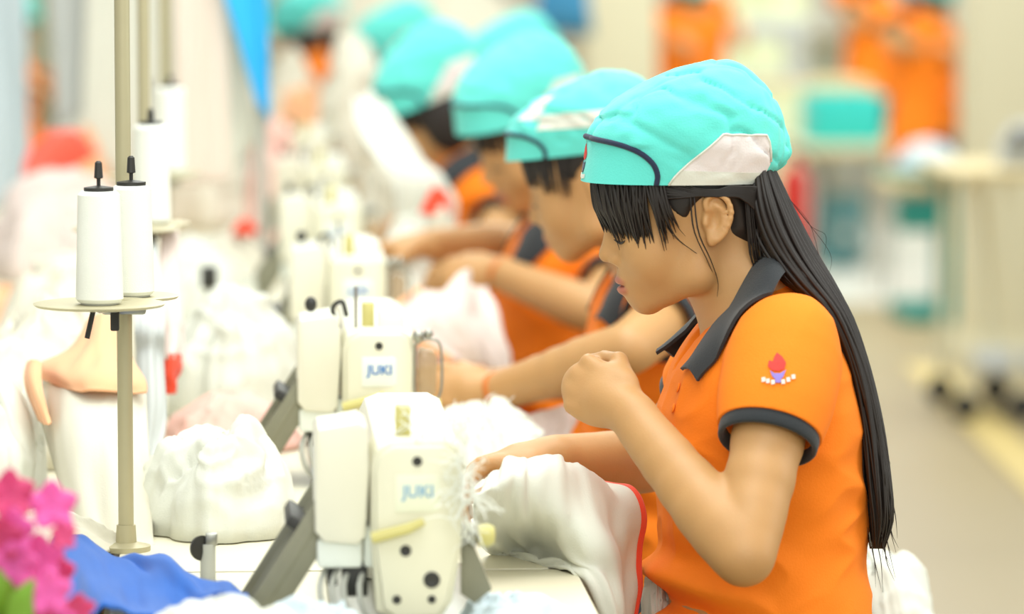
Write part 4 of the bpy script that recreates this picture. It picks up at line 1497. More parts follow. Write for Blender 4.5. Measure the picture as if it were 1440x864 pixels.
thread_cone(l2.x + 0.010, l2.y - 0.046, ZP, 'white thread cone on the third, blurred stand', h=0.14)


# ---------------------------------------------------------------- garments
def heap_mesh(cx, cy, rx, ry, h, seed, z0=TZ + 0.002, nr=44, nt=132, crumple=1.0, lobes=0.16, slope=0.85, peak=(0, 0), fold=1.0):
    """Crumpled cloth piled on a table: closed underneath, folds and creases on top."""
    th = np.linspace(0, 2 * math.pi, nt, endpoint=False)
    rr = np.linspace(0.0, 1, nr) ** 0.85
    T, R = np.meshgrid(th, rr, indexing='ij')
    on = 1 + lobes * noise(np.stack([np.cos(th) * 1.8, np.sin(th) * 1.8, np.full(nt, seed * 0.7)], -1), seed)
    on = on + 0.05 * noise(np.stack([np.cos(th) * 6, np.sin(th) * 6, np.full(nt, seed * 0.3)], -1), seed + 2)
    off = (1 - R) ** 1.0
    X = cx + rx * R * on[:, None] * np.cos(T) + peak[0] * off
    Y = cy + ry * R * on[:, None] * np.sin(T) + peak[1] * off
    prof = np.clip(1 - R ** 2.3, 0, 1) ** slope
    sc = 1.0 / max(0.06, min(rx, ry))
    A = np.stack([(X - cx) * sc, (Y - cy) * sc, np.full_like(X, seed * 1.37)], -1).reshape(-1, 3)
    wrp = np.stack([noise(A * 1.1, seed + 11), noise(A * 1.1 + 7.3, seed + 12), np.zeros(len(A))], -1)
    Bq = A + 0.55 * wrp
    ang = 0.7 + seed
    rot = np.array([[math.cos(ang), -math.sin(ang), 0], [math.sin(ang), math.cos(ang), 0], [0, 0, 1]])
    Cq = (Bq @ rot.T) * np.array((0.7, 1.7, 1.0))
    n1 = np.abs(noise(Cq * 1.1, seed)).reshape(X.shape)
    Z = z0 + h * prof * (1 + 0.35 * (n1 - 0.25) * crumple)
    Z = np.maximum(Z, z0 + 0.004 * (R < 0.999))
    B3 = np.stack([X, Y, Z], -1)
    tu = np.roll(B3, -1, 0) - np.roll(B3, 1, 0)
    tv = np.gradient(B3, axis=1)
    N = np.cross(tu, tv)
    N /= np.linalg.norm(N, axis=2, keepdims=True) + 1e-12
    N[:, 0] = (0, 0, 1)
    N = np.where(N[..., 2:3] < -0.2, -N, N)
    # creases: sharp ridges across the cloth in drifting directions, pushed out along the surface
    s3 = 1.0 / max(0.07, (rx + ry + h) / 3)
    A3 = np.stack([(X - cx), (Y - cy), (Z - z0)], -1).reshape(-1, 3) * s3
    wp = np.stack([noise(A3 * 0.9 + 3.1, seed + 21), noise(A3 * 0.9 + 8.7, seed + 22), noise(A3 * 0.9 + 1.9, seed + 23)], -1)
    A3 = A3 + 0.75 * wp
    c2, s2 = math.cos(seed * 1.9), math.sin(seed * 1.9)
    R3 = np.array([[c2, -s2, 0.35], [s2, c2, -0.25], [-0.4, 0.3, 1.0]])
    D3 = A3 @ R3.T
    r1 = 1 - np.abs(noise(D3 * np.array((0.55, 1.9, 1.2)), seed + 31)) * 2
    r2 = 1 - np.abs(noise(D3[:, [1, 2, 0]] * np.array((0.9, 2.9, 1.6)) + 4, seed + 32)) * 2
    r3 = 1 - np.abs(noise(A3 * 4.2 + 2, seed + 33)) * 2
    dd = (0.085 * np.clip(r1, 0, 1) ** 1.6 + 0.045 * np.clip(r2, 0, 1) ** 1.6 + 0.014 * r3 - 0.05).reshape(X.shape) / s3 * (0.5 + 0.5 * crumple)
    dd = dd * np.clip((1 - R) * 9, 0, 1) * np.clip(R * 8, 0, 1)
    dd = dd + 0.004 * fold * noise(np.stack([np.cos(T) * 3, np.sin(T) * 3, R * 2 + seed], -1).reshape(-1, 3), seed + 6).reshape(X.shape) * np.clip((1 - R) * 9, 0, 1)
    B3 = B3 + N * dd[..., None]
    X, Y = B3[..., 0], B3[..., 1]
    Z = np.maximum(B3[..., 2], z0 + 0.003 * (R < 0.999))
    Z[:, 0] = Z[:, 1].mean()
    V = np.stack([X, Y, Z], -1)
    low = V[:, -1].copy()
    low[:, 2] = z0
    P = np.concatenate([V, low[:, None, :], np.repeat(np.array([[cx, cy, z0]]), nt, 0)[:, None, :]], 1)
    return grid_mesh('garment', P, close_u=True)


def heap(label, px, py_base, Y, wpx, ry, top_py, seed, m, group='heaped garments', name='garment', cat='garment', z0=TZ + 0.002, **kw):
    """A heap whose middle stands at depth Y under pixel px, wpx wide, reaching up to row top_py."""
    c = at(px, py_base, Y)
    rx = wpx / 2 / FPX * Y
    h = max(0.03, at(px, top_py, Y).z - z0)
    o = link(name, heap_mesh(c.x, Y, rx, ry, h / 1.08, seed, z0=z0, **kw), m, None, 0)
    return solo(o, label, cat, group)


def drape(label, rows, seed, m, n=60, thick=0.003, amp=0.012, freq=5.0, name='garment', cat='garment', group='draped garments', parent=None, trim=None):
    """Cloth through rows of world points (each row a polyline across the cloth), with long folds down it."""
    R = np.array([catmull(r, n) for r in rows])
    m_ = max(24, len(rows) * 9)
    P = np.stack([catmull(R[:, j], m_) for j in range(n)], 1)
    dv = np.gradient(P, axis=0)
    du = np.gradient(P, axis=1)
    N = np.cross(du, dv)
    N /= np.linalg.norm(N, axis=2, keepdims=True) + 1e-12
    U = np.linspace(0, 1, n)[None, :].repeat(m_, 0)
    W = np.linspace(0, 1, m_)[:, None].repeat(n, 1)
    q = np.stack([U * freq + 0.35 * np.sin(W * 3 + seed), W * 1.3, np.full_like(U, seed * 0.77)], -1).reshape(-1, 3)
    q2 = np.stack([U * freq * 2.7, W * 4, np.full_like(U, seed * 0.31)], -1).reshape(-1, 3)
    q[:, 0] = q[:, 0] + 0.5 * noise(np.stack([U * 3, W * 3, U * 0 + seed], -1).reshape(-1, 3), seed + 4)
    d = noise(q, seed).reshape(U.shape) * amp + noise(q2, seed + 1).reshape(U.shape) * amp * 0.35
    P = P + N * d[..., None]
    o = link(name, grid_mesh(name, P, thick=thick), m, None, 0)
    o = solo(o, label, cat, group)
    if trim:                                     # coloured binding along one side
        col, side = trim
        E = P[:, 0 if side == 0 else -1] - np.array(tuple(o.location))
        mb = MB().tube([Vector(p) for p in E], 0.006, 6, flat=0.6)
        me = mb.mesh('binding')
        b = bpy.data.objects.new('binding', me)
        C.objects.link(b)
        me.materials.append(col)
        b.parent = o
    return o


# front strip of the right-hand tables
c = at(740, 845, 4.72)
drape('white garment with red trim spilling over the table edge beside the woman in focus', [
    [at(682, 668, 4.86), at(740, 640, 4.90), at(800, 655, 4.98), at(822, 672, 5.06)],
    [at(672, 700, 4.80), at(740, 668, 4.84), at(806, 668, 4.92), at(862, 690, 5.02)],
    [at(668, 752, 4.90), at(740, 728, 4.86), at(812, 716, 4.88), at(886, 700, 4.98)],
    [at(690, 776, 5.02), at(760, 774, 4.98), at(826, 768, 4.86), at(896, 735, 4.96)],
    [at(742, 782, 4.98), at(800, 800, 4.87), at(846, 812, 4.86), at(894, 778, 4.96)],
    [at(812, 800, 4.94), at(830, 846, 4.86), at(860, 856, 4.86), at(888, 822, 4.96)],
    [at(838, 850, 4.92), at(848, 900, 4.86), at(868, 905, 4.88), at(884, 875, 4.96)]], 3, WHITE, amp=0.012, freq=6.0, trim=(RED, 1))
heap('low white cloth along the bottom edge left of the nearest machine', 300, 850, 4.24, 290, 0.06, 836, 8, WHITE, crumple=0.9)
heap('thin white cloth at the foot of the nearest machine', 440, 850, 4.36, 190, 0.05, 836, 9, PALEB, crumple=1.2, nr=40)
heap('white loose cloth at the bottom edge right of the nearest machine', 725, 858, 4.50, 170, 0.08, 832, 10, PALEB, crumple=1.3)
heap('cream cloth in the lap of the woman in focus, below her forearm', 925, 850, 5.03, 70, 0.06, 752, 12, WHITE, z0=0.63, crumple=0.6)
# second and third stations, worker side
heap('white garment under the second woman\'s hand', 680, 640, 5.92, 190, 0.16, 566, 14, WHITE, crumple=0.7, slope=0.6)
drape('white sleeve hanging over the table edge below the second woman\'s forearm', [
    [at(700, 590, 6.00), at(760, 580, 6.02), at(812, 572, 6.06)], [at(705, 612, 5.98), at(760, 604, 6.0), at(808, 596, 6.04)],
    [at(716, 640, 5.98), at(752, 634, 5.98), at(796, 622, 6.02)], [at(740, 668, 6.0), at(762, 662, 6.0), at(786, 650, 6.02)]], 15, PINKW, amp=0.012)
drape('pink and white garment with coral binding before the third woman', [
    [at(590, 402, 6.80), at(650, 392, 6.86), at(690, 398, 6.92)], [at(560, 425, 6.70), at(630, 405, 6.78), at(698, 428, 6.88)],
    [at(560, 452, 6.66), at(640, 440, 6.74), at(708, 468, 6.86)], [at(585, 470, 6.66), at(660, 478, 6.74), at(714, 505, 6.84)],
    [at(640, 500, 6.70), at(680, 515, 6.76), at(718, 540, 6.84)]], 17, PINKW, amp=0.016, freq=4, trim=(PEACH, 0))
heap('coral lined cloth on the table right of the second machine', 625, 500, 6.95, 110, 0.16, 445, 18, PINK, crumple=0.8)
heap('pale folded cloth before the third woman, behind the second guard', 640, 560, 6.5, 110, 0.10, 530, 19, WARMW)
drape('tall white garment held up before the fourth woman', [
    [at(495, 140, 8.20), at(515, 132, 8.24), at(540, 150, 8.28)], [at(500, 175, 8.05), at(540, 178, 8.12), at(578, 205, 8.22)],
    [at(525, 215, 7.95), at(572, 220, 8.02), at(606, 245, 8.14)], [at(555, 250, 7.92), at(605, 255, 7.98), at(640, 280, 8.10)],
    [at(560, 300, 7.92), at(600, 305, 7.98), at(640, 315, 8.08)], [at(565, 370, 7.95), at(605, 375, 8.0), at(640, 375, 8.08)], [at(565, 425, 7.97), at(605, 430, 8.02), at(640, 425, 8.08)]], 21, WHITE, amp=0.02, freq=4)
heap('white garments heaped right of the fourth machine', 575, 440, 7.55, 130, 0.2, 310, 22, WHITE)
heap('red cloth bundle by the third woman\'s face', 612, 300, 7.72, 44, 0.03, 262, 23, RED, z0=at(612, 300, 7.72).z - 0.0, crumple=0.6)
heap('pale pile under the red cloth bundle', 615, 420, 7.72, 90, 0.06, 298, 24, WARMW, slope=0.5)
heap('peach and coral garments heaped far down the line', 425, 250, 10.85, 110, 0.16, 118, 26, PEACH)
heap('pinkish garment heaped in front of the far peach ones', 385, 280, 9.75, 90, 0.2, 172, 27, PINK)
heap('tall cream pile before the sixth woman', 500, 200, 10.4, 120, 0.2, 62, 90, WARMW, slope=0.6)
heap('tall pale pile under the far dark-haired woman', 345, 200, 11.3, 100, 0.2, 90, 91, BEIGEC, slope=0.6)
heap('cream garments heaped at the end of the line', 415, 230, 11.25, 130, 0.2, 70, 28, WARMW)
heap('grey-white garments among the far machines', 435, 330, 9.8, 120, 0.14, 205, 29, WHITE)
heap('cream garments right of the fifth machine', 560, 330, 8.9, 120, 0.2, 190, 30, WARMW)

# left of the machines, from near to far
drape('blue garment folded flat at the lower left', [
    [at(56, 790, 4.76), at(95, 768, 4.88), at(180, 784, 4.79), at(280, 812, 4.64), at(340, 834, 4.54)],
    [at(66, 812, 4.64), at(120, 786, 4.78), at(200, 802, 4.70), at(285, 830, 4.55), at(345, 842, 4.50)],
    [at(80, 842, 4.50), at(140, 828, 4.56), at(205, 832, 4.55), at(290, 838, 4.52), at(350, 850, 4.46)],
    [at(95, 868, 4.38), at(150, 862, 4.40), at(215, 872, 4.36), at(300, 854, 4.44), at(355, 864, 4.39)]], 31, BLUE, amp=0.017, freq=6.5)
heap('white garment heap with a deep fold, left of the nearest machine', 312, 770, 5.27, 222, 0.15, 588, 33, WHITE, crumple=1.0, nr=56, nt=160, slope=0.6)
drape('long white garment with a peach yoke, standing left of the pole', [
    [at(104, 496, 5.61), at(128, 494, 5.54), at(152, 498, 5.51), at(182, 510, 5.54)],
    [at(64, 520, 5.60), at(102, 532, 5.45), at(152, 538, 5.40), at(198, 542, 5.48)],
    [at(52, 560, 5.53), at(96, 568, 5.38), at(150, 570, 5.34), at(202, 575, 5.42)],
    [at(62, 610, 5.45), at(102, 618, 5.30), at(155, 620, 5.27), at(206, 630, 5.34)],
    [at(78, 670, 5.37), at(112, 680, 5.23), at(162, 680, 5.20), at(210, 695, 5.25)],
    [at(94, 730, 5.28), at(126, 745, 5.15), at(166, 748, 5.13), at(214, 756, 5.16)],
    [at(100, 755, 5.20), at(130, 765, 5.12), at(170, 768, 5.11), at(218, 770, 5.12)]], 35, WARMW, amp=0.006, freq=4)
drape('peach yoke folded over the long white garment beside the pole', [
    [at(128, 446, 5.62), at(140, 444, 5.60), at(152, 446, 5.59), at(162, 454, 5.59)],
    [at(98, 490, 5.58), at(126, 488, 5.50), at(152, 492, 5.48), at(184, 506, 5.52)],
    [at(58, 512, 5.56), at(100, 526, 5.41), at(152, 532, 5.37), at(200, 536, 5.44)],
    [at(60, 534, 5.53), at(104, 550, 5.37), at(152, 554, 5.34), at(203, 556, 5.41)]], 36, PEACH, amp=0.005, freq=3)
drape('curled peach sleeve edge at the left of the peach yoke', [
    [at(38, 512, 5.54), at(46, 508, 5.48), at(60, 512, 5.46)], [at(36, 530, 5.50), at(44, 532, 5.43), at(58, 536, 5.42)],
    [at(44, 560, 5.46), at(54, 566, 5.38), at(64, 566, 5.37)], [at(58, 590, 5.42), at(66, 598, 5.34), at(72, 596, 5.34)]], 37, PEACH, amp=0.003, freq=2)
heap('white garments heaped at the left edge before the peach yoke', -8, 770, 5.50, 170, 0.20, 520, 37, WHITE, slope=0.6)
heap('white garment lying behind the pink orchids', 60, 770, 5.10, 230, 0.10, 716, 38, WARMW)
heap('white garments heaped behind the peach yoke at left', 60, 640, 5.98, 240, 0.2, 420, 39, WARMW, slope=0.6)
heap('big white heap between second thread stand and third machine', 322, 560, 6.45, 180, 0.17, 402, 40, WHITE, slope=0.55, crumple=0.8)
heap('pink garment spread low behind the white heap', 325, 610, 6.06, 195, 0.13, 545, 41, PINK, crumple=0.8)
heap('small coral cloth on the pink garment', 357, 620, 5.92, 44, 0.03, 592, 42, RED, crumple=0.6)
heap('white garments heaped left of the second thread stand', 100, 500, 7.1, 230, 0.22, 345, 43, WARMW, slope=0.6)
heap('white garments heaped by the third thread stand', 285, 470, 7.8, 180, 0.18, 345, 44, WHITE, slope=0.6)
heap('pale garment heaped with a peach edge at the left edge', 20, 440, 7.75, 130, 0.2, 405, 45, PEACH)
heap('pinkish white heap behind the thread cones', 90, 360, 8.9, 240, 0.3, 240, 46, PINKW, slope=0.6)
heap('white heap by the third machine, red scrap on top', 335, 400, 8.65, 120, 0.2, 320, 47, WARMW, slope=0.6)
c0 = at(360, 322, 8.6)
heap('red scrap on the white heap left of the third machine', 345, 330, 8.56, 40, 0.03, 312, 48, RED, z0=c0.z - 0.006, crumple=0.5)
drape('orange-red garment slung over the heap at the upper left', [
    [at(72, 180, 9.45), at(110, 186, 9.45), at(140, 215, 9.45)], [at(45, 205, 9.3), at(62, 225, 9.25), at(85, 250, 9.3)],
    [at(30, 235, 9.2), at(45, 255, 9.1), at(62, 268, 9.15)], [at(35, 265, 9.1), at(48, 285, 9.05), at(66, 300, 9.1)], [at(40, 300, 9.05), at(54, 312, 9.0), at(70, 318, 9.05)]], 49, RED, amp=0.012, freq=3)
heap('peach bundle behind the thread cones', 115, 300, 9.9, 90, 0.2, 185, 50, PEACH)
heap('white garments heaped at the far left', 150, 330, 10.4, 260, 0.35, 170, 51, WHITE, slope=0.6)
heap('white garments heaped behind the hanging panels', 300, 330, 10.2, 160, 0.3, 200, 52, WARMW, slope=0.6)

# red-tipped white strips that hang by the second stand
drape('white strip with grey oval end hanging behind the pole', [
    [at(196, 322, 6.08), at(208, 322, 6.08), at(220, 322, 6.08)],    [at(190, 440, 5.70), at(210, 438, 5.70), at(232, 442, 5.70)], [at(192, 500, 5.67), at(212, 500, 5.65), at(232, 505, 5.67)],
    [at(194, 560, 5.61), at(214, 565, 5.57), at(234, 575, 5.60)], [at(197, 610, 5.55), at(210, 620, 5.53), at(230, 618, 5.55)], [at(201, 652, 5.51), at(208, 655, 5.50), at(216, 648, 5.51)]], 53, GREYC, amp=0.006, freq=3)
strip = drape('red-tipped white strip hanging behind the nearest cone plate', [
    [at(226, 322, 6.09), at(238, 322, 6.09), at(250, 322, 6.09)],    [at(222, 430, 5.95), at(240, 430, 5.95), at(256, 432, 5.95)], [at(223, 470, 5.93), at(240, 472, 5.91), at(256, 474, 5.93)], [at(225, 505, 5.91), at(240, 506, 5.87), at(256, 508, 5.91)]], 54, PINKW, amp=0.005, freq=3)
tassel = drape('bright red tassel below the white strip', [
    [at(226, 496, 5.91), at(240, 498, 5.87), at(255, 498, 5.91)], [at(228, 530, 5.90), at(240, 530, 5.86), at(254, 532, 5.90)], [at(234, 553, 5.89), at(241, 554, 5.86), at(250, 553, 5.89)]], 55, RED, amp=0.008, freq=3)
tassel.name = 'red_tip'
tassel.location -= strip.location
tassel.parent = strip
for key in ('label', 'category', 'group'):
    del tassel[key]
tassel['label'] = 'bright red tip'



# ---------------------------------------------------------------- hanging garments on the overhead rail at left
def rail(x0, x1, y, label, z=1.78):
    t = thing('garment_rail', label, 'rail', (x0, y, TZ), 'garment rails')
    MB().tube([(x0, y, z), (x1, y, z)], 0.012, 10).build('bar', STEEL, t)
    for x in (x0, x1):
        MB().tube([(x, y, TZ), (x, y, z + 0.01)], 0.012, 10).build('upright', LEGM, t)
        MB().box((x, y, TZ + 0.006), (0.05, 0.16, 0.012), bevel=0.003).build('foot', LEGM, t)
    return t


rail(-0.55, 0.06, 8.56, 'clothes rail with beige, white and blue hanging panels, its bar above the frame')
rail(-0.62, 0.04, 10.0, 'farther clothes rail at the upper left with grey and white hanging garments')


def hanging(label, Y, xl, xr, bottom, seed, m, top=1.765, amp=0.010, skew=0.0):
    """xl, xr: pixel columns from top to bottom; bottom: pixel rows of the left and right lower corners."""
    rows = []
    k = np.linspace(0, 1, 5)
    zy = at(0, 0, Y).z
    zb0, zb1 = at(xl[1], bottom[0], Y).z, at(xr[1], bottom[1], Y).z
    x0t, x0b, x1t, x1b = at(xl[0], 0, Y).x, at(xl[1], 0, Y).x, at(xr[0], 0, Y).x, at(xr[1], 0, Y).x
    x0t += (x0t - x0b) * (top - zy) / (zy - zb0)          # carry the slant on above the frame
    x1t += (x1t - x1b) * (top - zy) / (zy - zb1)
    for a in k:
        L = Vector((x0t + (x0b - x0t) * a, Y, top + (zb0 - top) * a))
        Rr = Vector((x1t + (x1b - x1t) * a, Y, top + (zb1 - top) * a))
        rows.append([L, L.lerp(Rr, 0.5) + Vector((0, 0.01, 0)), Rr])
    return drape(label, rows, seed, m, amp=amp, freq=4, group='hanging garments')


hanging('long beige-pink panel hanging right of the tan poles', 8.54, (246, 246), (318, 320), (262, 258), 61, BEIGEC)
hanging('white garment corner hanging beside the blue one', 8.58, (300, 326), (322, 366), (238, 190), 62, WHITE)
hanging('bright blue garment hanging at the top left', 8.52, (316, 362), (377, 380), (150, 172), 63, SKYB)
hanging('white panel hanging at the left edge with bluish border', 9.98, (-40, -30), (36, 42), (300, 280), 64, PALEB)
hanging('grey-white garment hanging left of the poles', 10.0, (70, 78), (136, 130), (180, 150), 65, GREYC)
hanging('dark grey strip hanging just left of the nearest pole', 10.02, (142, 144), (158, 154), (70, 78), 66, DGREY)
hanging('white garment hanging behind the nearest pole', 9.97, (120, 112), (240, 236), (240, 250), 67, WHITE)


# ---------------------------------------------------------------- small things on the tables
b = at(290, 830, 4.80)
B = Vector((b.x, 4.80, TZ))
t = thing('bobbin_winder', 'small grey bobbin winder post with dark disc beside the blue garment', 'winder', B)
MB().box(B + Vector((0, 0, 0.003)), (0.04, 0.034, 0.006), bevel=0.0015).build('base', STEEL, t)
MB().tube([B + Vector((0.002, 0, 0.005)), B + Vector((0.002, 0, 0.048))], 0.0085, 12).build('post', LEGM, t)
MB().lathe([(0.003, 0), (0.013, 0.001), (0.014, 0.005), (0.005, 0.008)], B + Vector((-0.008, 0, 0.044)), 22, Matrix.Rotation(-0.9, 3, 'Z') @ RY90).build('disc', DARK, t)
MB().box(B + Vector((0.006, 0, 0.053)), (0.013, 0.012, 0.014), bevel=0.002).build('latch', STEEL, t)

b = at(294, 390, 7.3)
t = thing('switch_box', 'small black switch box on a thin post above the white heap', 'switch', (b.x, 7.3, TZ))
MB().tube([(b.x, 7.3, TZ), (b.x, 7.3, b.z)], 0.006, 8).build('post', LEGM, t)
MB().box((b.x, 7.3, b.z), (0.027, 0.03, 0.036), bevel=0.003).build('case', DARK, t)

# orchid spray in a vase close to the camera
rnd = random.Random(12)
vx, vy = -0.245, 4.05
t = thing('flower_vase', 'stone coloured vase below the orchids at the lower left corner', 'vase', (vx, vy, TZ))
MB().lathe([(0.02, 0), (0.035, 0.0), (0.042, 0.03), (0.032, 0.055), (0.026, 0.068), (0.030, 0.074), (0.024, 0.073), (0.020, 0.06), (0.02, 0.02)], (vx, vy, TZ), 28).build('vessel', BROWNM, t)
t = thing('orchid_spray', 'pink orchid spray with green leaves at the lower left corner', 'flowers', (vx, vy, TZ + 0.03))
ORG[t.name] = Vector((vx, vy, TZ + 0.03))


def blossom(c, r, m, aim):
    rot = Vector(aim).to_track_quat('Z', 'Y').to_matrix()
    bl = None
    for k in range(5):
        a = 2 * math.pi * k / 5 + 0.3
        u = np.linspace(0, 1, 7)
        v = np.linspace(-1, 1, 5)
        wd = r * 0.45 * np.sin(math.pi * np.clip(u * 0.92 + 0.06, 0, 1)) ** 0.7
        P = np.zeros((7, 5, 3))
        for i in range(7):
            for j in range(5):
                q = Vector((u[i] * r, v[j] * wd[i], 0.25 * r * u[i] ** 2 - 0.10 * r * abs(v[j]) + 0.02))
                q = Matrix.Rotation(a, 3, 'Z') @ q
                P[i, j] = Vector(c) + rot @ q
        me = grid_mesh('petal', P, thick=0.0012)
        if bl is None:
            bl = link('blossom', MB().ball(c, r * 0.22, None, 10, 6).mesh('blossom'), PETAL2, t, 0)
        link('petal', me, m, bl, 0)
    return bl


for px, py, r, m in ((66, 716, 0.024, PETAL), (30, 745, 0.022, PETAL), (4, 700, 0.024, PETAL2), (50, 790, 0.024, PETAL), (16, 790, 0.025, PETAL), (88, 812, 0.019, PETAL2), (60, 830, 0.022, PETAL),
                     (96, 850, 0.018, PETAL2), (40, 860, 0.022, PETAL2), (75, 762, 0.014, PETAL2), (0, 750, 0.022, PETAL2), (70, 868, 0.02, PETAL), (100, 735, 0.010, PETAL)):
    Y = 4.05 + rnd.uniform(-0.04, 0.05)
    blossom(at(px, py, Y), r, m, (rnd.uniform(-0.3, 0.6), -1, rnd.uniform(-0.2, 0.5)))
MB().tube([(vx, vy, TZ + 0.03), (vx + 0.005, vy, TZ + 0.09), at(10, 820, 4.07), at(20, 760, 4.09), at(60, 722, 4.09)], [0.003, 0.003, 0.0025, 0.002, 0.0012], 6, smooth=30).build('stem', LEAFM, t)
MB().tube([(vx + 0.01, vy, TZ + 0.03), at(60, 905, 4.06), at(80, 850, 4.08), at(96, 800, 4.08)], [0.003, 0.003, 0.002, 0.0012], 6, smooth=24).build('stem', LEAFM, t)
for pts in ([(vx, vy, TZ + 0.05), at(-4, 880, 4.0), at(6, 825, 4.0), at(10, 770, 4.02)], [(vx, vy, TZ + 0.05), at(20, 900, 3.99), at(30, 850, 3.98), at(48, 815, 3.99)]):
    MB().tube(pts, [0.004, 0.014, 0.015, 0.002], 10, smooth=20, flat=0.15).build('leaf', LEAFM, t)


# ---------------------------------------------------------------- hall behind on the right
def simple_table(x0, x1, y0, y1, h, label, top=TOPM, group='hall tables'):
    return sewing_table(x0, x1, y0, y1, label, group, 'work_table', top, edge=WOODM, h=h)


# white table with turquoise crate
ya = 18.6
zt = at(1190, 205, ya).z
xa, xb = at(1128, 205, ya).x, at(1262, 205, ya).x
simple_table(xa, xb, ya, ya + 0.7, zt, 'white work table carrying the turquoise crate, right of the nearest cap')
c = at(1186, 170, ya + 0.25)
t = thing('plastic_crate', 'turquoise plastic crate on the white table', 'crate', (c.x, ya + 0.3, zt))
w_, d_, h_ = 0.30, 0.36, at(1186, 132, ya + 0.25).z - zt
MB().box((c.x, ya + 0.3, zt + 0.006), (w_ - 0.02, d_ - 0.02, 0.01)).build('crate_floor', TEAL_D, t)
for (dx, dy, sx, sy) in ((0, -d_ / 2, w_, 0.014), (0, d_ / 2, w_, 0.014), (-w_ / 2, 0, 0.014, d_), (w_ / 2, 0, 0.014, d_)):
    MB().box((c.x + dx, ya + 0.3 + dy, zt + h_ / 2 + 0.002), (sx, sy, h_), bevel=0.004).build('crate_wall', TEAL_D, t)
heap('turquoise cloth filling the crate', 1186, 170, ya + 0.3, 84, 0.15, 128, 70, TEAL_D, z0=zt + 0.012, cat='cloth', name='cloth_bundle', group=None)
c = at(1158, 262, ya + 0.5)
t = thing('storage_bin', 'teal bin on the floor beneath the white table', 'bin', (at(1178, 250, ya + 0.35).x, ya + 0.35, 0))
cx_ = at(1178, 250, ya + 0.35).x
MB().lathe([(0.09, 0.0), (0.10, 0.0), (0.13, 0.30), (0.135, 0.31), (0.125, 0.31), (0.09, 0.02)], (cx_, ya + 0.35, 0.0), 28).build('bin_body', mat('deep_teal_plastic', '#5f9296', rough=0.5), t)
# cabinet with a machine on it
yb = 20.5
x0, x1 = at(985, 60, yb).x, at(1148, 60, yb).x
cz = at(1060, 128, yb).z
t = thing('storage_cabinet', 'tall pale yellow cabinet standing behind the nearest cap', 'cabinet', ((x0 + x1) / 2, yb + 0.25, 0))
MB().box(((x0 + x1) / 2, yb + 0.55, 1.2), (x1 - x0, 0.4, 2.4), bevel=0.01).build('cabinet_body', mat('pale_yellow_paint', '#e6edc4', rough=0.5), t)
for i in range(2):
    xc = x0 + (x1 - x0) * (0.25 + 0.5 * i)
    dr = MB().box((xc, yb + 0.343, 1.2), ((x1 - x0) / 2 - 0.02, 0.014, 2.3), bevel=0.004).build('cabinet_door', MATS['pale_yellow_paint'], t)
    MB().box((xc + (0.12 if i == 0 else -0.12) * (x1 - x0), yb + 0.328, 1.15), (0.02, 0.02, 0.14), bevel=0.004).build('handle', STEEL, dr)
simple_table(x0 - 0.1, x1 + 0.12, 19.5, 20.2, at(1080, 118, 19.5).z, 'tan work table in front of the yellow cabinet', top=WOODM)
zz = at(1080, 118, 19.5).z
t = thing('sewing_machine', 'far grey-cream sewing machine on the tan table before the cabinet', 'sewing machine', (at(1080, 100, 19.5).x, 19.8, zz))
xm = at(1080, 100, 19.5).x
MB().box((xm, 19.8, zz + 0.012), (0.44, 0.18, 0.024), bevel=0.006).build('bed_plate', GREYC, t)
MB().prism([(0.21, 0.02), (0.21, 0.26), (0.18, 0.28), (-0.19, 0.28), (-0.21, 0.25), (-0.21, 0.13), (-0.13, 0.13), (-0.13, 0.19), (0.10, 0.19), (0.12, 0.02)], -0.05, 0.05, bevel=0.01,
           M=Matrix.Translation((xm, 19.8, zz))).build('machine_arm', GREYC, t)
MB().lathe([(0.01, 0), (0.055, 0.003), (0.055, 0.025), (0.01, 0.03)], (xm + 0.21, 19.8, zz + 0.22), 24, RY90).build('handwheel', STEEL, t)
# ironing table by the pillar
yc = 13.55
z1 = at(1380, 232, yc).z
x0, x1 = at(1312, 232, yc).x, at(1560, 232, yc).x
t = thing('finishing_table', 'wood topped table on casters in front of the right pillar', 'table', ((x0 + x1) / 2, yc, 0))
MB().box(((x0 + x1) / 2, yc, z1 - 0.014), (x1 - x0, 0.62, 0.028), bevel=0.006).build('table_top', WOODM, t)
for px0, px1 in ((1412, 1436), (1368, 1356), (1530, 1540)):
    a_, b_ = at(px0, 250, yc - 0.22).x, at(px1, 560, yc - 0.22).x
    for yy in (-0.24, 0.24):
        lg = MB().box(((a_ + b_) / 2, yc + yy, (z1 - 0.03 + 0.09) / 2), (0.028, 0.03, z1 - 0.03 - 0.09), Matrix.Rotation(math.atan2(a_ - b_, z1), 3, 'Y'), 0.006).build('leg', PILM, t)
        MB().lathe([(0.01, -0.015), (0.042, -0.015), (0.045, -0.008), (0.045, 0.008), (0.042, 0.015), (0.01, 0.015)], (b_, yc + yy, 0.046), 20, RX90).build('caster', DARK, lg)
MB().box((at(1445, 500, yc).x, yc, 0.16), (0.34, 0.5, 0.03), bevel=0.006).build('lower_shelf', GREYC, t)
t = thing('steam_iron', 'grey iron unit with a black knob on the wood topped table at the right edge', 'iron', (at(1432, 232, yc).x, yc - 0.1, z1))
xi = at(1432, 232, yc).x
MB().prism([(-0.08, 0.0), (-0.075, 0.07), (-0.03, 0.13), (0.10, 0.14), (0.12, 0.08), (0.12, 0.0)], -0.06, 0.06, bevel=0.012, M=Matrix.Translation((xi, yc - 0.1, z1))).build('iron_body', GREYC, t)
MB().ball((xi - 0.03, yc - 0.165, z1 + 0.085), (0.024, 0.02, 0.034), None, 14, 8).build('knob', DARK, t)
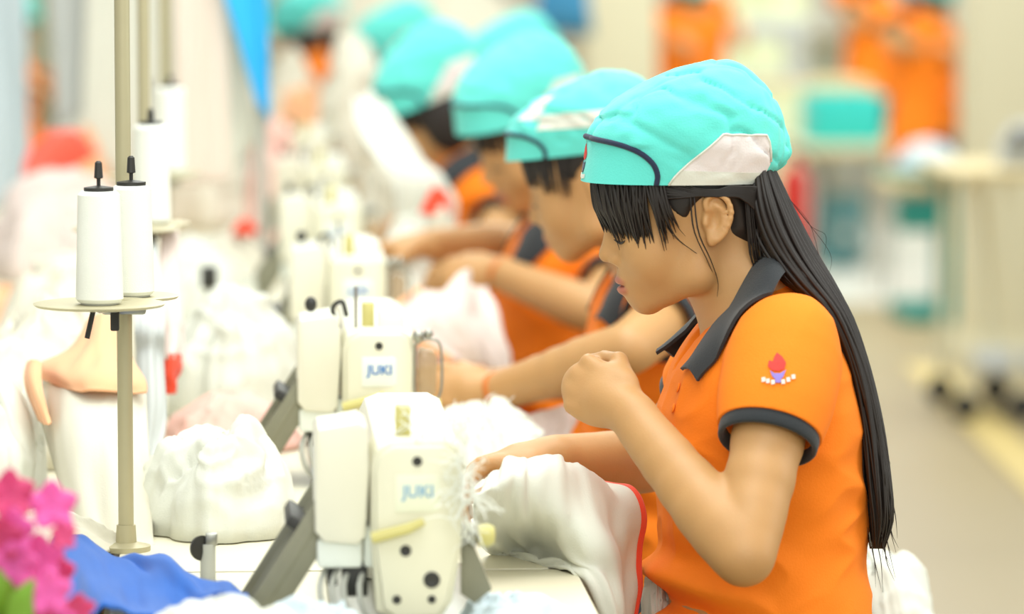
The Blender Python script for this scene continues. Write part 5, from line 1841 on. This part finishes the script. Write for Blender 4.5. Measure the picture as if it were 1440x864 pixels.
# teal machine frame with white cloth
yd = 16.6
xc = at(1338, 300, yd).x
t = thing('machine_frame', 'teal steel machine frame standing left of the right pillar', 'frame', (xc, yd, 0))
ztop = at(1320, 245, yd).z
MB().box((xc, yd, ztop / 2), (0.12, 0.10, ztop), bevel=0.01).build('column', mat('teal_paint', '#14897f', rough=0.4, var=0.08), t)
MB().box((xc - 0.10, yd, 0.40), (0.22, 0.16, 0.13), bevel=0.02).build('motor_housing', MATS['teal_paint'], t)
MB().box((xc - 0.09, yd, ztop + 0.012), (0.36, 0.34, 0.024), bevel=0.006).build('frame_top', MATS['teal_paint'], t)
MB().box((xc - 0.04, yd, 0.03), (0.34, 0.40, 0.06), bevel=0.012).build('foot', MATS['teal_paint'], t)
heap('white and aqua cloth heaped on the teal frame', 1302, 246, yd, 96, 0.14, 196, 72, PALEB, z0=ztop + 0.025, cat='cloth', name='cloth_bundle', group=None)
# red bin behind the nearest cap
xr = at(1117, 230, 17.6).x
t = thing('fire_extinguisher', 'small red extinguisher on the floor behind the back of the nearest cap', 'extinguisher', (xr, 17.6, 0))
hz = at(1117, 205, 17.6).z
MB().lathe([(0.03, 0), (0.062, 0.004), (0.064, 0.02), (0.064, hz - 0.15), (0.05, hz - 0.10), (0.022, hz - 0.08), (0.018, hz - 0.05)], (xr, 17.6, 0), 24).build('cylinder_body', mat('red_paint', '#c4281c', rough=0.3), t)
MB().box((xr, 17.6, hz - 0.03), (0.06, 0.02, 0.03), bevel=0.004).build('valve', DARK, t)
MB().tube([(xr + 0.02, 17.6, hz - 0.03), (xr + 0.10, 17.58, hz - 0.12), (xr + 0.085, 17.58, hz - 0.42)], 0.010, 8, smooth=16).build('hose', DARK, t)
# white bag slumped behind her stool
heap('white cloth sack slumped behind the woman in focus at the lower right', 1264, 930, 5.62, 180, 0.16, 742, 74, WHITE, z0=0.532, crumple=0.5, slope=0.75, peak=(-0.05, 0), name='cloth_sack', cat='sack', group=None)
sx_ = at(1262, 930, 5.62).x
t = thing('carton_box', 'cardboard carton under the white sack, below the frame', 'box', (sx_, 5.62, 0))
MB().box((sx_, 5.62, 0.265), (0.20, 0.36, 0.53), bevel=0.004).build('carton_body', mat('cardboard', '#b48d5c', rough=0.8), t)
MB().box((sx_, 5.62, 0.531), (0.05, 0.362, 0.001)).build('tape', OLIVE, t)
# machines and garments of the rows far behind
for i, (px, Y, lb) in enumerate(((1010, 23.5, 'far white garment stack left of the cabinet'), (860, 26.0, 'far white garment stack behind the middle pillar'), (1245, 24.5, 'far white garment stack behind the orange workers'),
                                 (700, 27.6, 'far white garment stack above the fifth cap'), (560, 22.0, 'far white garment stack behind the line of caps'))):
    xx = at(px, 60, Y).x
    sewing_table(xx - 0.9, xx + 0.9, Y, Y + 0.8, 'far hall table under the ' + lb[4:], 'far hall tables', 'work_table')
    o = link('garment', heap_mesh(xx, Y + 0.4, 0.75, 0.3, 0.42, 80 + i), WARMW, None, 0)
    solo(o, lb, 'garment', 'far garment stacks')
xx = at(790, 40, 16.0).x
t = thing('uniform_jacket', 'blue-teal cloth hung on a post beyond the caps, left of the middle pillar', 'cloth', (xx, 16.0, 0))
MB().tube([(xx, 16.0, 0), (xx, 16.0, 1.55)], 0.014, 8).box((xx, 16.0, 0.015), (0.3, 0.3, 0.03), bevel=0.006).build('post', LEGM, t)
P = [[Vector((xx - 0.05 - 0.012 * k, 15.97, 1.54 - 0.09 * k)), Vector((xx, 15.95, 1.55 - 0.09 * k)), Vector((xx + 0.05 + 0.012 * k, 15.97, 1.54 - 0.09 * k))] for k in range(6)]
R_ = np.array([catmull(r, 20) for r in P])
link('hung_cloth', grid_mesh('hung_cloth', R_, thick=0.01), mat('blue_teal_cloth', '#3c8fc0'), t, 0)

# white thread waste caught round the tension of the nearest machine
rnd = random.Random(77)
st = []
for i in range(150):
    c = at(rnd.gauss(652, 10), rnd.uniform(600, 745), 4.43 + rnd.uniform(-0.02, 0.03)) if i % 3 else at(rnd.uniform(545, 690), rnd.gauss(592, 7), 4.47 + rnd.uniform(-0.02, 0.03))
    pts = [c]
    dr = Vector((rnd.uniform(-1, 1), rnd.uniform(-0.6, 0.6), rnd.uniform(-1, 1))).normalized()
    for j in range(4):
        dr = (dr + Vector((rnd.uniform(-1, 1), rnd.uniform(-0.6, 0.6), rnd.uniform(-1, 0.8))) * 0.8).normalized()
        pts.append(pts[-1] + dr * rnd.uniform(0.006, 0.012))
    st.append((pts, [0.0009, 0.0012, 0.0010, 0.0005]))
o = link('thread_waste', strand_mesh('thread_waste', st, 4), THREADM, None, 0)
solo(o, 'white thread waste tangled on the right side and top of the nearest machine', 'thread', None, 'stuff')
